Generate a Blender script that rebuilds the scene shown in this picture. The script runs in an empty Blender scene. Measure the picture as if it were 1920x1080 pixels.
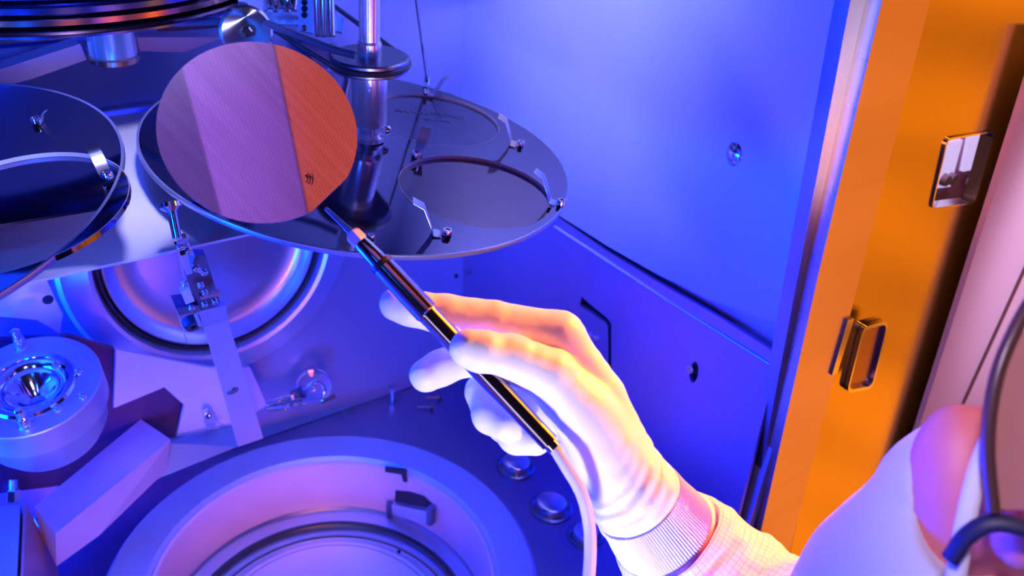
import bpy, bmesh, math, random
import numpy as np
from mathutils import Vector, Matrix, Quaternion
from mathutils import noise as mnoise
random.seed(4)
SC = bpy.context.scene
COL = SC.collection
PI = math.pi

# ------------------------------------------------------------------ camera
FPX = 1663.0
PITCH, HEAD, ROLL = math.radians(31.2), math.radians(38.3), math.radians(5.55)
_h = np.array([math.sin(HEAD), math.cos(HEAD), 0]); _z = np.array([0, 0, 1.0])
CF = math.cos(PITCH) * _h - math.sin(PITCH) * _z
_r0 = np.array([math.cos(HEAD), -math.sin(HEAD), 0]); _u0 = np.cross(_r0, CF)
CR = math.cos(ROLL) * _r0 + math.sin(ROLL) * _u0
CU = -math.sin(ROLL) * _r0 + math.cos(ROLL) * _u0
CC = np.array([0, 0, 0.75])
cam = bpy.data.cameras.new('camera'); camo = bpy.data.objects.new('camera', cam); COL.objects.link(camo)
M = Matrix([[CR[i], CU[i], -CF[i], CC[i]] for i in range(3)] + [[0, 0, 0, 1]])
camo.matrix_world = M
cam.sensor_width = 36; cam.lens = 36 * FPX / 1920; cam.clip_start = 0.01
cam.dof.use_dof = True; cam.dof.focus_distance = 0.60; cam.dof.aperture_fstop = 9.0
SC.camera = camo

# ------------------------------------------------------------------ view, world, lights
SC.view_settings.view_transform = 'Standard'; SC.view_settings.look = 'None'
SC.view_settings.gamma = 1; SC.view_settings.use_curve_mapping = False
SC.view_settings.exposure = 0.0

def make_world():
    w = bpy.data.worlds.new('cleanroom_world'); SC.world = w; w.use_nodes = True
    nt = w.node_tree; nt.nodes.clear(); N = nt.nodes; L = nt.links
    out = N.new('ShaderNodeOutputWorld'); bg = N.new('ShaderNodeBackground'); L.new(bg.outputs[0], out.inputs[0])
    tc = N.new('ShaderNodeTexCoord')
    cur = None
    def lobe(direction, lo, hi, color, mottled=False):
        nonlocal cur
        v = Vector(direction).normalized()
        d = N.new('ShaderNodeVectorMath'); d.operation = 'DOT_PRODUCT'
        L.new(tc.outputs['Generated'], d.inputs[0]); d.inputs[1].default_value = v
        m = N.new('ShaderNodeMapRange'); m.interpolation_type = 'SMOOTHSTEP'
        L.new(d.outputs['Value'], m.inputs['Value']); m.inputs['From Min'].default_value = lo; m.inputs['From Max'].default_value = hi
        s = N.new('ShaderNodeVectorMath'); s.operation = 'SCALE'; s.inputs[0].default_value = color
        if mottled:
            mp = N.new('ShaderNodeMapping'); mp.inputs['Scale'].default_value = (1.2, 1.2, 5.0); L.new(tc.outputs['Generated'], mp.inputs[0])
            nz = N.new('ShaderNodeTexNoise'); nz.inputs['Scale'].default_value = 6.0; nz.inputs['Detail'].default_value = 1.5; L.new(mp.outputs[0], nz.inputs['Vector'])
            mr = N.new('ShaderNodeMapRange'); mr.interpolation_type = 'SMOOTHSTEP'; L.new(nz.outputs[0], mr.inputs['Value'])
            mr.inputs['From Min'].default_value = 0.36; mr.inputs['From Max'].default_value = 0.58; mr.inputs['To Min'].default_value = 0.22; mr.inputs['To Max'].default_value = 1.25
            mu = N.new('ShaderNodeMath'); mu.operation = 'MULTIPLY'; L.new(m.outputs['Result'], mu.inputs[0]); L.new(mr.outputs[0], mu.inputs[1])
            L.new(mu.outputs[0], s.inputs['Scale'])
        else: L.new(m.outputs['Result'], s.inputs['Scale'])
        if cur is None: cur = s
        else:
            a = N.new('ShaderNodeVectorMath'); a.operation = 'ADD'
            L.new(cur.outputs[0], a.inputs[0]); L.new(s.outputs[0], a.inputs[1]); cur = a
    lobe((0, 0, 1), -2.0, -1.5, (0.008, 0.005, 0.018))           # overall dim violet
    lobe((-0.95, 0.2, -0.30), 0.80, 0.97, (0.03, 0.04, 1.8))     # blue bay on the left
    lobe((-0.27, -0.35, 0.90), 0.955, 0.99, (0.26, 0.12, 0.70))   # violet from the aisle ceiling
    lobe((0.05, -0.9, -0.4), 0.70, 0.97, (0.0, 0.03, 0.45))      # blue low in the aisle
    lobe((0.88, -0.32, -0.38), 0.72, 0.95, (1.25, 0.30, 0.0), True)    # amber bay on the right, noise added to mottle its reflections
    L.new(cur.outputs[0], bg.inputs[0]); bg.inputs[1].default_value = 1.0
make_world()

def area(name, loc, target, sx, sy, color, power):
    l = bpy.data.lights.new(name, 'AREA'); l.shape = 'RECTANGLE'; l.size = sx; l.size_y = sy
    l.color = color; l.energy = power
    o = bpy.data.objects.new(name, l); COL.objects.link(o); o.location = loc
    d = Vector(target) - Vector(loc); o.rotation_euler = d.to_track_quat('-Z', 'Y').to_euler()
    return o
def spot(name, loc, target, ang, blend, color, power, size):
    l = bpy.data.lights.new(name, 'SPOT'); l.spot_size = math.radians(ang); l.spot_blend = blend; l.color = color; l.energy = power; l.shadow_soft_size = size
    o = bpy.data.objects.new(name, l); COL.objects.link(o); o.location = loc
    o.rotation_euler = (Vector(target) - Vector(loc)).to_track_quat('-Z', 'Y').to_euler(); return o
# ------------------------------------------------------------------ pixel helpers (design aids: rays through the camera cut with real planes)
def ray(x, y): return CF + (x - 960) / FPX * CR - (y - 540) / FPX * CU
def at(x, y, d): return Vector(CC + ray(x, y) * d)
def onp(x, y, ax, v):
    q = ray(x, y); return Vector(CC + q * (v - CC[ax]) / q[ax])
def X_(x, y, v): return onp(x, y, 0, v)
def Y_(x, y, v): return onp(x, y, 1, v)
def Z_(x, y, v): return onp(x, y, 2, v)
def onplane(x, y, P, n):
    q = Vector(ray(x, y)); c = Vector(CC); return c + q * ((Vector(P) - c).dot(n) / q.dot(n))

def mirror_at(P, n, dist):      # where a lamp has to hang to be seen mirrored at P
    P = Vector(P); d = (P - Vector(CC)).normalized(); n = Vector(n).normalized(); return P + (d - n * 2 * d.dot(n)) * dist
spot('lamp_lilac_front', (0.03, -0.02, 0.28), (0.31, 0.29, 0.455), 38, 0.5, (0.94, 0.82, 1.0), 9.5, 0.02)
spot('fill_lilac_deck', (0.12, 0.25, 0.97), (0.14, 0.72, 0.44), 30, 0.8, (0.52, 0.50, 1.0), 42, 0.03)  # added fill that brightens the carrier deck between the plates
spot('fill_lilac_wall', (0.22, 0.62, 1.20), (0.578, 0.66, 0.74), 42, 1.0, (0.38, 0.38, 1.0), 290, 0.06)  # added fill brightening the top of the right wall
spot('fill_blue_wall', (0.14, 0.47, 1.15), (0.578, 0.46, 0.58), 34, 0.9, (0.0, 0.05, 1.0), 120, 0.06)  # added blue fill for the upper right wall
spot('fill_lilac_low', (-0.12, -0.05, 0.62), (0.15, 0.68, 0.08), 28, 0.9, (0.62, 0.54, 1.0), 10, 0.05)  # added fill picking out the port flange, shield and arm
spot('fill_lilac_person', (-0.15, 0.02, 1.15), (0.42, 0.02, 0.50), 24, 0.6, (0.82, 0.66, 1.0), 24, 0.05)  # added fill on the hood
spot('lamp_amber_right', (1.15, 0.28, 0.95), (0.40, 0.31, 0.46), 24, 0.4, (1.0, 0.22, 0.0), 210, 0.02)
area('fill_amber_streak', (1.20, 0.10, 1.30), (0.36, 0.30, 0.46), 0.35, 0.35, (1.0, 0.30, 0.0), 4)  # unseen amber source, added for a streak along the wand
area('lamp_blue_left', (-0.42, 0.70, 0.20), (0.4, 0.5, 0.2), 0.4, 0.30, (0.0, 0.022, 1.0), 42)
spot('fill_blue_ring', (-0.30, 0.10, 0.80), (0.20, 0.60, 0.0), 40, 0.9, (0.0, 0.14, 1.0), 38, 0.10)  # added blue fill on top of the hearth ring
spot('fill_blue_liner', (-0.25, -0.30, 0.15), (0.30, 0.82, 0.12), 46, 0.8, (0.0, 0.06, 1.0), 75, 0.10)  # added blue fill aimed at the slanted back liner
area('lamp_blue_top', (-0.35, 1.2, 1.5), (0.3, 0.5, 0.0), 0.6, 0.5, (0.0, 0.05, 1.0), 1)
spot('fill_pink_front', (-0.05, -0.30, 0.28), (0.15, 0.56, -0.02), 36, 0.9, (1.0, 0.20, 0.16), 28, 0.10)  # added pink fill for the front-facing sides at lower left
area('streak_amber_tall', (1.05, -0.35, 0.22), (0.31, 0.6, 0.45), 0.12, 0.6, (1.0, 0.26, 0.0), 0.5)  # unseen strip added so the spindle mirrors an amber streak
area('streak_white_tall', (-0.60, -0.18, 0.30), (0.31, 0.6, 0.5), 0.12, 0.7, (0.70, 0.60, 1.0), 0.9)  # unseen pale strip, added for a white streak on the spindle
area('streak_rose_tall', (0.12, -0.62, 0.12), (0.31, 0.6, 0.5), 0.22, 0.5, (1.0, 0.35, 0.45), 0.3)  # unseen rose strip, added for the spindle's pink streak
spot('fill_blue_back', (0.0, 0.30, 1.25), (0.02, 0.93, 0.62), 62, 0.7, (0.0, 0.07, 1.0), 34, 0.05)  # added blue fill on the back plate that the left plate mirrors
spot('fill_blue_upper', (-0.35, 0.20, 0.53), (0.08, 0.80, 0.60), 56, 0.8, (0.0, 0.10, 1.0), 50, 0.05)  # added blue fill for the drum underside and rear flange
spot('fill_lilac_far', (0.95, -0.35, 1.1), (1.05, 0.33, 0.42), 26, 0.6, (0.92, 0.62, 1.0), 38, 0.05)  # added fill to lift the far lilac wall
pl_ = bpy.data.lights.new('fill_behind_window', 'POINT'); pl_.energy = .5; pl_.color = (1.0, .45, .75); pl_.shadow_soft_size = .02  # added fill that lights the instrument housing behind the facade
plo = bpy.data.objects.new('fill_behind_window', pl_); COL.objects.link(plo); plo.location = (.84, .385, .56)
def ceiling_strip(name, cx, cy, rot, w, l, color, power):
    o = area(name, (cx, cy, 1.8), (cx, cy, 0), w, l, color, power); o.rotation_euler = (0, 0, math.radians(rot))
ceiling_strip('lamp_violet_strip', 0.08, -0.12, -8, 0.17, 0.52, (0.50, 0.17, 1.0), 0.22)
ceiling_strip('lamp_copper_strip', 0.291, -0.15, -8, 0.25, 0.52, (1.0, 0.15, 0.09), 0.42)

# ------------------------------------------------------------------ materials
def mat(name, color, metal=0.0, rough=0.5, noise=0.0, nscale=30.0, bump=0.0, bscale=200.0, stretch=(1, 1, 1), coat=0.0, trans=0.0, ior=1.5, sheen=0.0, rvar=0.0, spec=0.5):
    m = bpy.data.materials.new(name); m.use_nodes = True; nt = m.node_tree; N = nt.nodes; L = nt.links
    b = N['Principled BSDF']
    b.inputs['Base Color'].default_value = (*color, 1); b.inputs['Metallic'].default_value = metal; b.inputs['Roughness'].default_value = rough
    b.inputs['Coat Weight'].default_value = coat; b.inputs['Transmission Weight'].default_value = trans; b.inputs['IOR'].default_value = ior
    b.inputs['Sheen Weight'].default_value = sheen; b.inputs['Specular IOR Level'].default_value = spec
    tc = N.new('ShaderNodeTexCoord'); mp = N.new('ShaderNodeMapping'); L.new(tc.outputs['Object'], mp.inputs[0]); mp.inputs['Scale'].default_value = stretch
    if noise > 0 or rvar > 0:
        n = N.new('ShaderNodeTexNoise'); n.inputs['Scale'].default_value = nscale; n.inputs['Detail'].default_value = 5
        L.new(mp.outputs[0], n.inputs['Vector'])
        if noise > 0:
            r = N.new('ShaderNodeValToRGB'); L.new(n.outputs[0], r.inputs[0])
            r.color_ramp.elements[0].position = 0.3; r.color_ramp.elements[1].position = 0.7
            r.color_ramp.elements[0].color = (*[c * (1 - noise) for c in color], 1)
            r.color_ramp.elements[1].color = (*[min(1, c * (1 + noise)) for c in color], 1)
            L.new(r.outputs[0], b.inputs['Base Color'])
        if rvar > 0:
            q = N.new('ShaderNodeMapRange'); L.new(n.outputs[0], q.inputs['Value'])
            q.inputs['To Min'].default_value = max(0.02, rough - rvar); q.inputs['To Max'].default_value = rough + rvar
            L.new(q.outputs[0], b.inputs['Roughness'])
    if bump > 0:
        n2 = N.new('ShaderNodeTexNoise'); n2.inputs['Scale'].default_value = bscale; n2.inputs['Detail'].default_value = 4
        L.new(mp.outputs[0], n2.inputs['Vector'])
        bp = N.new('ShaderNodeBump'); bp.inputs['Strength'].default_value = bump; bp.inputs['Distance'].default_value = 0.001
        L.new(n2.outputs[0], bp.inputs['Height']); L.new(bp.outputs[0], b.inputs['Normal'])
    return m
WALLSTEEL = mat('brushed_wall_steel', (0.31, 0.36, 0.52), .6, 0.42, 0.06, 8, 0.05, 60, (1, 1, 0.15), rvar=0.06)  # neutral steel; blue light tinted into this and the next two bases
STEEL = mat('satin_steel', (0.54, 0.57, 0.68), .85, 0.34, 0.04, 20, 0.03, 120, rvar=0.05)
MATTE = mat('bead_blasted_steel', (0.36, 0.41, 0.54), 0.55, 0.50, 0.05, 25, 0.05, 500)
CHROME = mat('polished_steel', (0.82, 0.82, 0.85), 1, 0.10, rvar=0.03, nscale=40)
DARKSTEEL = mat('dark_oxidised_steel', (0.20, 0.20, 0.25), 1, 0.30, 0.1, 12, rvar=0.08)
PLANET = mat('coated_mirror_steel', (0.22, 0.19, 0.28), 1, 0.07, 0.08, 6, rvar=0.03)
BLACK = mat('black_rubber', (0.02, 0.02, 0.03), 0, 0.35)
HOLE = mat('dark_opening', (0.01, 0.01, 0.015), 0, 0.7)
AMBER_TINT = mat('brushed_facade_steel', (0.70, 0.60, 0.14), 1, 0.20, 0.12, 5, 0.03, 40, (1, 1, 0.05), rvar=0.08)  # amber reflection tinted into this steel and the strip below
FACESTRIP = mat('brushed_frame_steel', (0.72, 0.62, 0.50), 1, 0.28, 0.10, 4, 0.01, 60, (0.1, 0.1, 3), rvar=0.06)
GLOVE = mat('white_nitrile_glove', (0.86, 0.85, 0.88), 0, 0.45, 0, 30, 0.25, 260, sheen=0.1)
CLOTH = mat('white_cleanroom_fabric', (0.84, 0.83, 0.87), 0, 0.75, 0, 30, 0.3, 900, sheen=0.3)
SKIN = mat('skin', (0.85, 0.24, 0.24), 0, 0.5, 0.05, 60, 0.1, 300)
GLASS = mat('clear_glass', (1, 1, 1), 0, 0.02, trans=1, ior=1.45)
LENS = mat('tinted_goggle_lens', (0.55, 0.24, 0.18), 0, 0.12, 0, trans=0.25, ior=1.4)
FRAMEM = mat('dark_goggle_frame', (0.012, 0.012, 0.05), 0, 0.5)
TUBEM = mat('milky_silicone_tube', (0.85, 0.85, 0.92), 0, 0.15, trans=0.35, ior=1.4)
PLAST = mat('lilac_plastic_fitting', (0.70, 0.68, 0.85), 0, 0.4)
WALLP = mat('lilac_painted_wall', (0.92, 0.84, 0.98), 0, 0.55, 0.03, 3)
GROUND = mat('ground_steel', (0.85, 0.83, 0.86), .75, .20)
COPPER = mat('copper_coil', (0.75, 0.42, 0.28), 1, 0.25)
WAFER_DARK = mat('dark_coated_wafer', (0.24, 0.16, 0.18), 1, 0.09, 0.05, 40, 0)

def wafer_material():
    m = mat('patterned_silicon', (0.52, 0.46, 0.52), .88, 0.02); nt = m.node_tree; N = nt.nodes; L = nt.links; b = N['Principled BSDF']
    tc = N.new('ShaderNodeTexCoord')
    w = N.new('ShaderNodeTexBrick'); w.inputs['Scale'].default_value = 260; w.inputs['Color1'].default_value = (0.52, 0.46, 0.52, 1)
    w.inputs['Color2'].default_value = (0.49, 0.43, 0.50, 1); w.inputs['Mortar'].default_value = (0.42, 0.36, 0.42, 1)
    w.inputs['Mortar Size'].default_value = 0.05; w.offset = 0
    L.new(tc.outputs['Object'], w.inputs['Vector'])
    cb = N.new('ShaderNodeCombineXYZ')
    for k, (v, sc) in enumerate(((CR * .74 + CU * .67, 320.0), (CR * .67 - CU * .74, 7.0))):
        d = N.new('ShaderNodeVectorMath'); d.operation = 'DOT_PRODUCT'; L.new(tc.outputs['Object'], d.inputs[0]); d.inputs[1].default_value = tuple(float(c) * sc for c in v); L.new(d.outputs['Value'], cb.inputs[k])
    nz = N.new('ShaderNodeTexNoise'); nz.inputs['Scale'].default_value = 1.0; nz.inputs['Detail'].default_value = 3; L.new(cb.outputs[0], nz.inputs['Vector'])
    mr = N.new('ShaderNodeMapRange'); L.new(nz.outputs[0], mr.inputs['Value']); mr.inputs['From Min'].default_value = .3; mr.inputs['From Max'].default_value = .7; mr.inputs['To Min'].default_value = .91; mr.inputs['To Max'].default_value = 1.08
    sc_ = N.new('ShaderNodeVectorMath'); sc_.operation = 'SCALE'; L.new(w.outputs['Color'], sc_.inputs[0]); L.new(mr.outputs[0], sc_.inputs['Scale']); L.new(sc_.outputs[0], b.inputs['Base Color'])
    return m
WAFER = wafer_material()

def grid_fabric():
    m = mat('grid_lined_cleanroom_fabric', (0.84, 0.83, 0.87), 0, 0.7, 0, 30, 0.2, 700, sheen=0.3); nt = m.node_tree; N = nt.nodes; L = nt.links; b = N['Principled BSDF']
    uv = N.new('ShaderNodeTexCoord'); br = N.new('ShaderNodeTexBrick'); br.offset = 0
    br.inputs['Scale'].default_value = 1; br.inputs['Brick Width'].default_value = 0.0045; br.inputs['Row Height'].default_value = 0.0045
    br.inputs['Mortar Size'].default_value = 0.00022; br.inputs['Mortar Smooth'].default_value = 0.3
    br.inputs['Color1'].default_value = (0.84, 0.83, 0.87, 1); br.inputs['Color2'].default_value = (0.84, 0.83, 0.87, 1)
    br.inputs['Mortar'].default_value = (0.42, 0.42, 0.52, 1)
    L.new(uv.outputs['UV'], br.inputs['Vector']); L.new(br.outputs['Color'], b.inputs['Base Color'])
    return m
GRID = grid_fabric()

# ------------------------------------------------------------------ mesh helpers
def link(name, me, m, parent=None):
    o = bpy.data.objects.new(name, me); COL.objects.link(o)
    if m is not None: me.materials.append(m)
    if parent is not None:
        o.parent = parent; o.matrix_parent_inverse = parent.matrix_world.inverted()
    return o
def fin(bm, name, m, parent=None, smooth=40, bevel=0, seg=2):
    if bevel > 0:
        ed = [e for e in bm.edges if len(e.link_faces) == 2 and e.calc_face_angle(0) > math.radians(30)]
        bmesh.ops.bevel(bm, geom=ed, offset=bevel, segments=seg, affect='EDGES', profile=0.6, clamp_overlap=True)
    bmesh.ops.recalc_face_normals(bm, faces=bm.faces)
    if smooth:
        for f in bm.faces: f.smooth = True
        for e in bm.edges:
            if len(e.link_faces) == 2 and e.calc_face_angle(0) > math.radians(smooth): e.smooth = False
    me = bpy.data.meshes.new(name); bm.to_mesh(me); bm.free()
    return link(name, me, m, parent)
def basis(d, up=(0, 0, 1)):
    d = Vector(d).normalized(); u = Vector(up)
    if abs(d.dot(u.normalized())) > 0.98: u = Vector((1, 0, 0))
    a = u.cross(d).normalized(); return a, d.cross(a).normalized(), d
def frame(origin, zdir, xdir=None):
    z = Vector(zdir).normalized()
    x = Vector(xdir) if xdir is not None else basis(z)[0]
    x = (x - z * x.dot(z)).normalized(); y = z.cross(x)
    m = Matrix([[x[i], y[i], z[i], Vector(origin)[i]] for i in range(3)] + [[0, 0, 0, 1]]); return m
def add_box(bm, size, mtx=Matrix()):
    r = bmesh.ops.create_cube(bm, size=1, matrix=mtx @ Matrix.Diagonal((*size, 1))); return r['verts']
def add_lathe(bm, prof, mtx=Matrix(), n=48, close=True):
    rings = []
    for (r, z) in prof:
        if r < 1e-7: rings.append([bm.verts.new(mtx @ Vector((0, 0, z)))])
        else: rings.append([bm.verts.new(mtx @ Vector((r * math.cos(2 * PI * i / n), r * math.sin(2 * PI * i / n), z))) for i in range(n)])
    for a, b in zip(rings, rings[1:]):
        for i in range(n):
            j = (i + 1) % n
            if len(a) == 1 and len(b) == 1: continue
            if len(a) == 1: bm.faces.new((a[0], b[i], b[j]))
            elif len(b) == 1: bm.faces.new((a[i], a[j], b[0]))
            else: bm.faces.new((a[i], a[j], b[j], b[i]))
def add_tube(bm, pts, rad, n=12, cap=True, flat=1.0):
    pts = [Vector(p) for p in pts]
    rs = rad if isinstance(rad, (list, tuple)) else [rad] * len(pts)
    t0 = (pts[1] - pts[0]).normalized(); a, b, _ = basis(t0); rings = []
    for i, p in enumerate(pts):
        t = (pts[min(i + 1, len(pts) - 1)] - pts[max(i - 1, 0)]).normalized()
        a = (a - t * a.dot(t)).normalized(); b = t.cross(a)
        rings.append([bm.verts.new(p + rs[i] * (a * math.cos(2 * PI * k / n) + b * flat * math.sin(2 * PI * k / n))) for k in range(n)])
    for u, v in zip(rings, rings[1:]):
        for i in range(n): bm.faces.new((u[i], u[(i + 1) % n], v[(i + 1) % n], v[i]))
    if cap: bm.faces.new(rings[0][::-1]); bm.faces.new(rings[-1])
def prism(bm, pts, off):
    """closed outline of 3-D points pushed along off: a real thickness"""
    off = Vector(off); lo = [bm.verts.new(Vector(p)) for p in pts]; hi = [bm.verts.new(Vector(p) + off) for p in pts]
    bm.faces.new(lo); bm.faces.new(hi[::-1]); n = len(pts)
    for i in range(n): bm.faces.new((lo[i], lo[(i + 1) % n], hi[(i + 1) % n], hi[i]))
def plate(bm, outer, holes, mtx, th):
    """flat plate with holes, outlines in local x,y; thickness from z=0 down to -th"""
    es = []; loops = [outer] + holes
    for lp in loops:
        vs = [bm.verts.new((p[0], p[1], 0)) for p in lp]
        for i in range(len(vs)): es.append(bm.edges.new((vs[i], vs[(i + 1) % len(vs)])))
    r = bmesh.ops.triangle_fill(bm, use_beauty=True, use_dissolve=False, edges=es)
    fs = [g for g in r['geom'] if isinstance(g, bmesh.types.BMFace)]
    e = bmesh.ops.extrude_face_region(bm, geom=fs)
    vs = [g for g in e['geom'] if isinstance(g, bmesh.types.BMVert)]
    bmesh.ops.translate(bm, verts=vs, vec=(0, 0, -th))
    bmesh.ops.transform(bm, matrix=mtx, verts=bm.verts)
def circle(cx, cy, r, n=96): return [(cx + r * math.cos(2 * PI * i / n), cy + r * math.sin(2 * PI * i / n)) for i in range(n)]
def spline(pts, n=8):
    P = [Vector(p) for p in pts]; P = [P[0] * 2 - P[1]] + P + [P[-1] * 2 - P[-2]]; out = []
    for i in range(1, len(P) - 2):
        for k in range(n):
            t = k / n; a, b, c, d = P[i - 1:i + 3]
            out.append(0.5 * ((2 * b) + (c - a) * t + (2 * a - 5 * b + 4 * c - d) * t * t + (3 * b - a - 3 * c + d) * t ** 3))
    out.append(P[-2]); return out

def root(name, loc, label, cat, group=None):
    o = bpy.data.objects.new(name, None); COL.objects.link(o); o.location = loc; o.empty_display_size = 0.02
    o.matrix_world = Matrix.Translation(Vector(loc))
    return tag(o, label, cat, group)
def tag(o, label, cat, group=None):
    o['label'] = label; o['category'] = cat
    if group: o['group'] = group
    return o
def struct(o): o['kind'] = 'structure'; return o
def dup(o, label=None, parent=None):
    c = o.copy(); COL.objects.link(c)
    if label: c['label'] = label
    for ch in list(o.children):
        d = ch.copy(); COL.objects.link(d); d.parent = c
        for g in list(ch.children):
            e = g.copy(); COL.objects.link(e); e.parent = d
    return c

# ================================================================== THE CHAMBER (setting)
XW, YB, YF = 0.578, 0.825, 0.345
# floor plate with the round well
RC = Vector((0.25, 0.57, 0)); 
bm = bmesh.new()
plate(bm, [(-0.75, -0.6), (0.70, -0.6), (0.70, 1.0), (-0.75, 1.0)], [circle(RC.x, RC.y, 0.168, 128)], Matrix(), 0.012)
struct(fin(bm, 'floor', mat('chamber_floor_steel', (0.26, 0.23, 0.40), 1, 0.34, 0.08, 10, 0.04, 80, rvar=0.05)))  # blue light also tinted into the floor steel
# right wall: backing, upper liner, lower liner
bm = bmesh.new(); prism(bm, [(XW + .012, 0.34, 0.0), (XW + .012, 1.0, 0.0), (XW + .012, 1.0, 1.2), (XW + .012, 0.34, 1.2)], (0.01, 0, 0))
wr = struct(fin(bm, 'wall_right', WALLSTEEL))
def hole_loop(px, py, rx, rz, n=32):
    c = X_(px, py, XW); return [(c.y + rx * math.cos(2 * PI * i / n), c.z + rz * math.sin(2 * PI * i / n)) for i in range(n)]
def yz(px, py): p = X_(px, py, XW); return (p.y, p.z)
MX = Matrix([[0, 0, -1, XW], [1, 0, 0, 0], [0, 1, 0, 0], [0, 0, 0, 1]])      # local x,y -> world y,z ; local -z -> +x
up = [(1.02, yz(1050, 405)[1]), yz(1050, 405), yz(1140, 462), yz(1230, 513), yz(1330, 562), yz(1478, 612), (0.347, 1.2), (1.02, 1.2)]
bm = bmesh.new(); plate(bm, up, [hole_loop(1376, 289, .0085, .0105)], MX, 0.003)
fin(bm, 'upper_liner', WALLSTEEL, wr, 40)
lw = [(0.93, 0.0), (0.93, yz(1050, 405)[1] - .002), yz(1050, 409), yz(1140, 472), yz(1230, 527), yz(1340, 590), yz(1444, 655), yz(1462, 690), yz(1448, 715), (0.342, 0.0)]
slot = [yz(*p) for p in [(1090, 556), (1138, 596), (1146, 606), (1146, 720), (1141, 720), (1140, 613), (1134, 604), (1087, 572)]]
sc_hole = hole_loop(1301, 698, .0055, .012, 24)
bm = bmesh.new(); plate(bm, lw, [slot, sc_hole], MX, 0.004)
fin(bm, 'lower_liner', mat('lower_liner_steel', (0.44, 0.34, 0.50), 1, 0.33, 0.06, 8, 0.04, 60, (1, 1, .2), rvar=.05), wr, 40)
# bead along the lower liner
bm = bmesh.new(); add_tube(bm, [X_(1040, 425, XW - .0005), X_(1250, 562, XW - .0005), X_(1455, 690, XW - .0005)], 0.0016, 8)
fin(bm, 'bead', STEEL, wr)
# hole plug of the upper liner
bm = bmesh.new(); c = X_(1376, 289, XW); add_lathe(bm, [(0, -.001), (.006, -.001), (.0095, .001), (.0095, .004), (0, .004)], frame(c, (1, 0, 0)), 32)
fin(bm, 'plug', CHROME, wr)
def screw_proto(name, r, hgt, m=CHROME, hexa=True):
    bm = bmesh.new(); add_lathe(bm, [(0, hgt * .55), (r * .45, hgt * .55), (r * .5, hgt), (r * .9, hgt), (r, hgt * .8), (r, 0), (0, 0)], Matrix(), 20)
    return bm
def screw(px, P, n, r, hgt, parent, name='screw', m=CHROME):
    bm = screw_proto(name, r, hgt); bmesh.ops.transform(bm, matrix=frame(P, n), verts=bm.verts); return fin(bm, name, m, parent, 30)
screw(0, X_(1301, 690, XW + .003), (-1, 0, 0), .0042, .006, wr)
for q in [(1103, 627), (1116, 634)]: screw(0, X_(*q, XW - .0), (-1, 0, 0), .003, .003, wr)
# back wall and slanted back liner
bm = bmesh.new(); prism(bm, [(-0.6, YB + .10, 0), (0.60, YB + .10, 0), (0.60, YB + .10, 0.9), (-0.6, YB + .10, 0.9)], (0, .01, 0))
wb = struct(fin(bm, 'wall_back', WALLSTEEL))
TILT = 0.10   # the liner leans back as it rises
def bl(px, py):   # a point on the slanted liner plane
    n = Vector((0, -1, TILT)).normalized(); return onplane(px, py, (0, YB, 0), n)
bm = bmesh.new()
pts = [(-0.55, YB, 0.001), (XW, YB, 0.001), (XW, YB + TILT * .85, .85), (-0.55, YB + TILT * .85, .85)]
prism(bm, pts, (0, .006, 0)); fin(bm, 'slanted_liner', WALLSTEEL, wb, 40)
screw(0, bl(855, 517), (0, -1, .1), .003, .002, wb, m=BLACK)
# left wall of the chamber, outside the picture: kept low so blue light passes over
bm = bmesh.new(); prism(bm, [(-0.62, -0.3, 0), (-0.62, 0.9, 0), (-0.62, 0.9, 0.12), (-0.62, -0.3, 0.12)], (-.01, 0, 0))
struct(fin(bm, 'wall_left', WALLSTEEL))

# ---- front frame strips and facade
def fy(px, py, v=YF): return Y_(px, py, v)
bm = bmesh.new(); prism(bm, [fy(1606, -60), fy(1648, -60), fy(1425, 1000), fy(1404, 1000), ], (0, .012, 0))
struct(fin(bm, 'trim_1', mat('door_seal_steel', (0.42, 0.45, 0.62), 1, 0.3), None, 40, .002))
bm = bmesh.new()
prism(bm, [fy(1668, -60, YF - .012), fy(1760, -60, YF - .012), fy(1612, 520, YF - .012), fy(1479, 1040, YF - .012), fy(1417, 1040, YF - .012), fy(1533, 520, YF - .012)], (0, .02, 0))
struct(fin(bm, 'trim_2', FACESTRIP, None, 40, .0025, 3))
def xz(px, py, v): p = Y_(px, py, v); return (p.x, p.z)
YG = YF + .006
MY = Matrix([[1, 0, 0, 0], [0, 0, -1, YG], [0, 1, 0, 0], [0, 0, 0, 1]])      # local x,y -> world x,z ; -z local -> +y
def rounded(pts, r, n=5):
    out = []; P = [Vector(p) for p in pts]; k = len(P)
    for i in range(k):
        a, b, c = P[i - 1], P[i], P[(i + 1) % k]; u = (a - b).normalized(); v = (c - b).normalized()
        for j in range(n + 1):
            t = j / n; p = (b + u * r) * (1 - t) ** 2 + b * 2 * t * (1 - t) + (b + v * r) * t * t; out.append((p.x, p.y))
    return out
win = rounded([xz(*p, YG) for p in [(1772, 258), (1864, 243), (1826, 380), (1742, 392)]], .008)
lat = rounded([xz(*p, YG) for p in [(1583, 592), (1632, 580), (1603, 708), (1554, 716)]], .010)
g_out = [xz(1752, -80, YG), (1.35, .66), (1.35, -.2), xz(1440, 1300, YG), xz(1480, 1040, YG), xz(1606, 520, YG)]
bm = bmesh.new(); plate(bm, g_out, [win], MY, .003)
fa = struct(fin(bm, 'wall_front', AMBER_TINT))
def ring_strip(bm, loop, w, mtx, th):
    c = Vector((sum(p[0] for p in loop) / len(loop), sum(p[1] for p in loop) / len(loop)))
    ins = [tuple(c + (Vector(p) - c) * (1 - w)) for p in loop]; plate(bm, loop, [ins], mtx, th)
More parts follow.
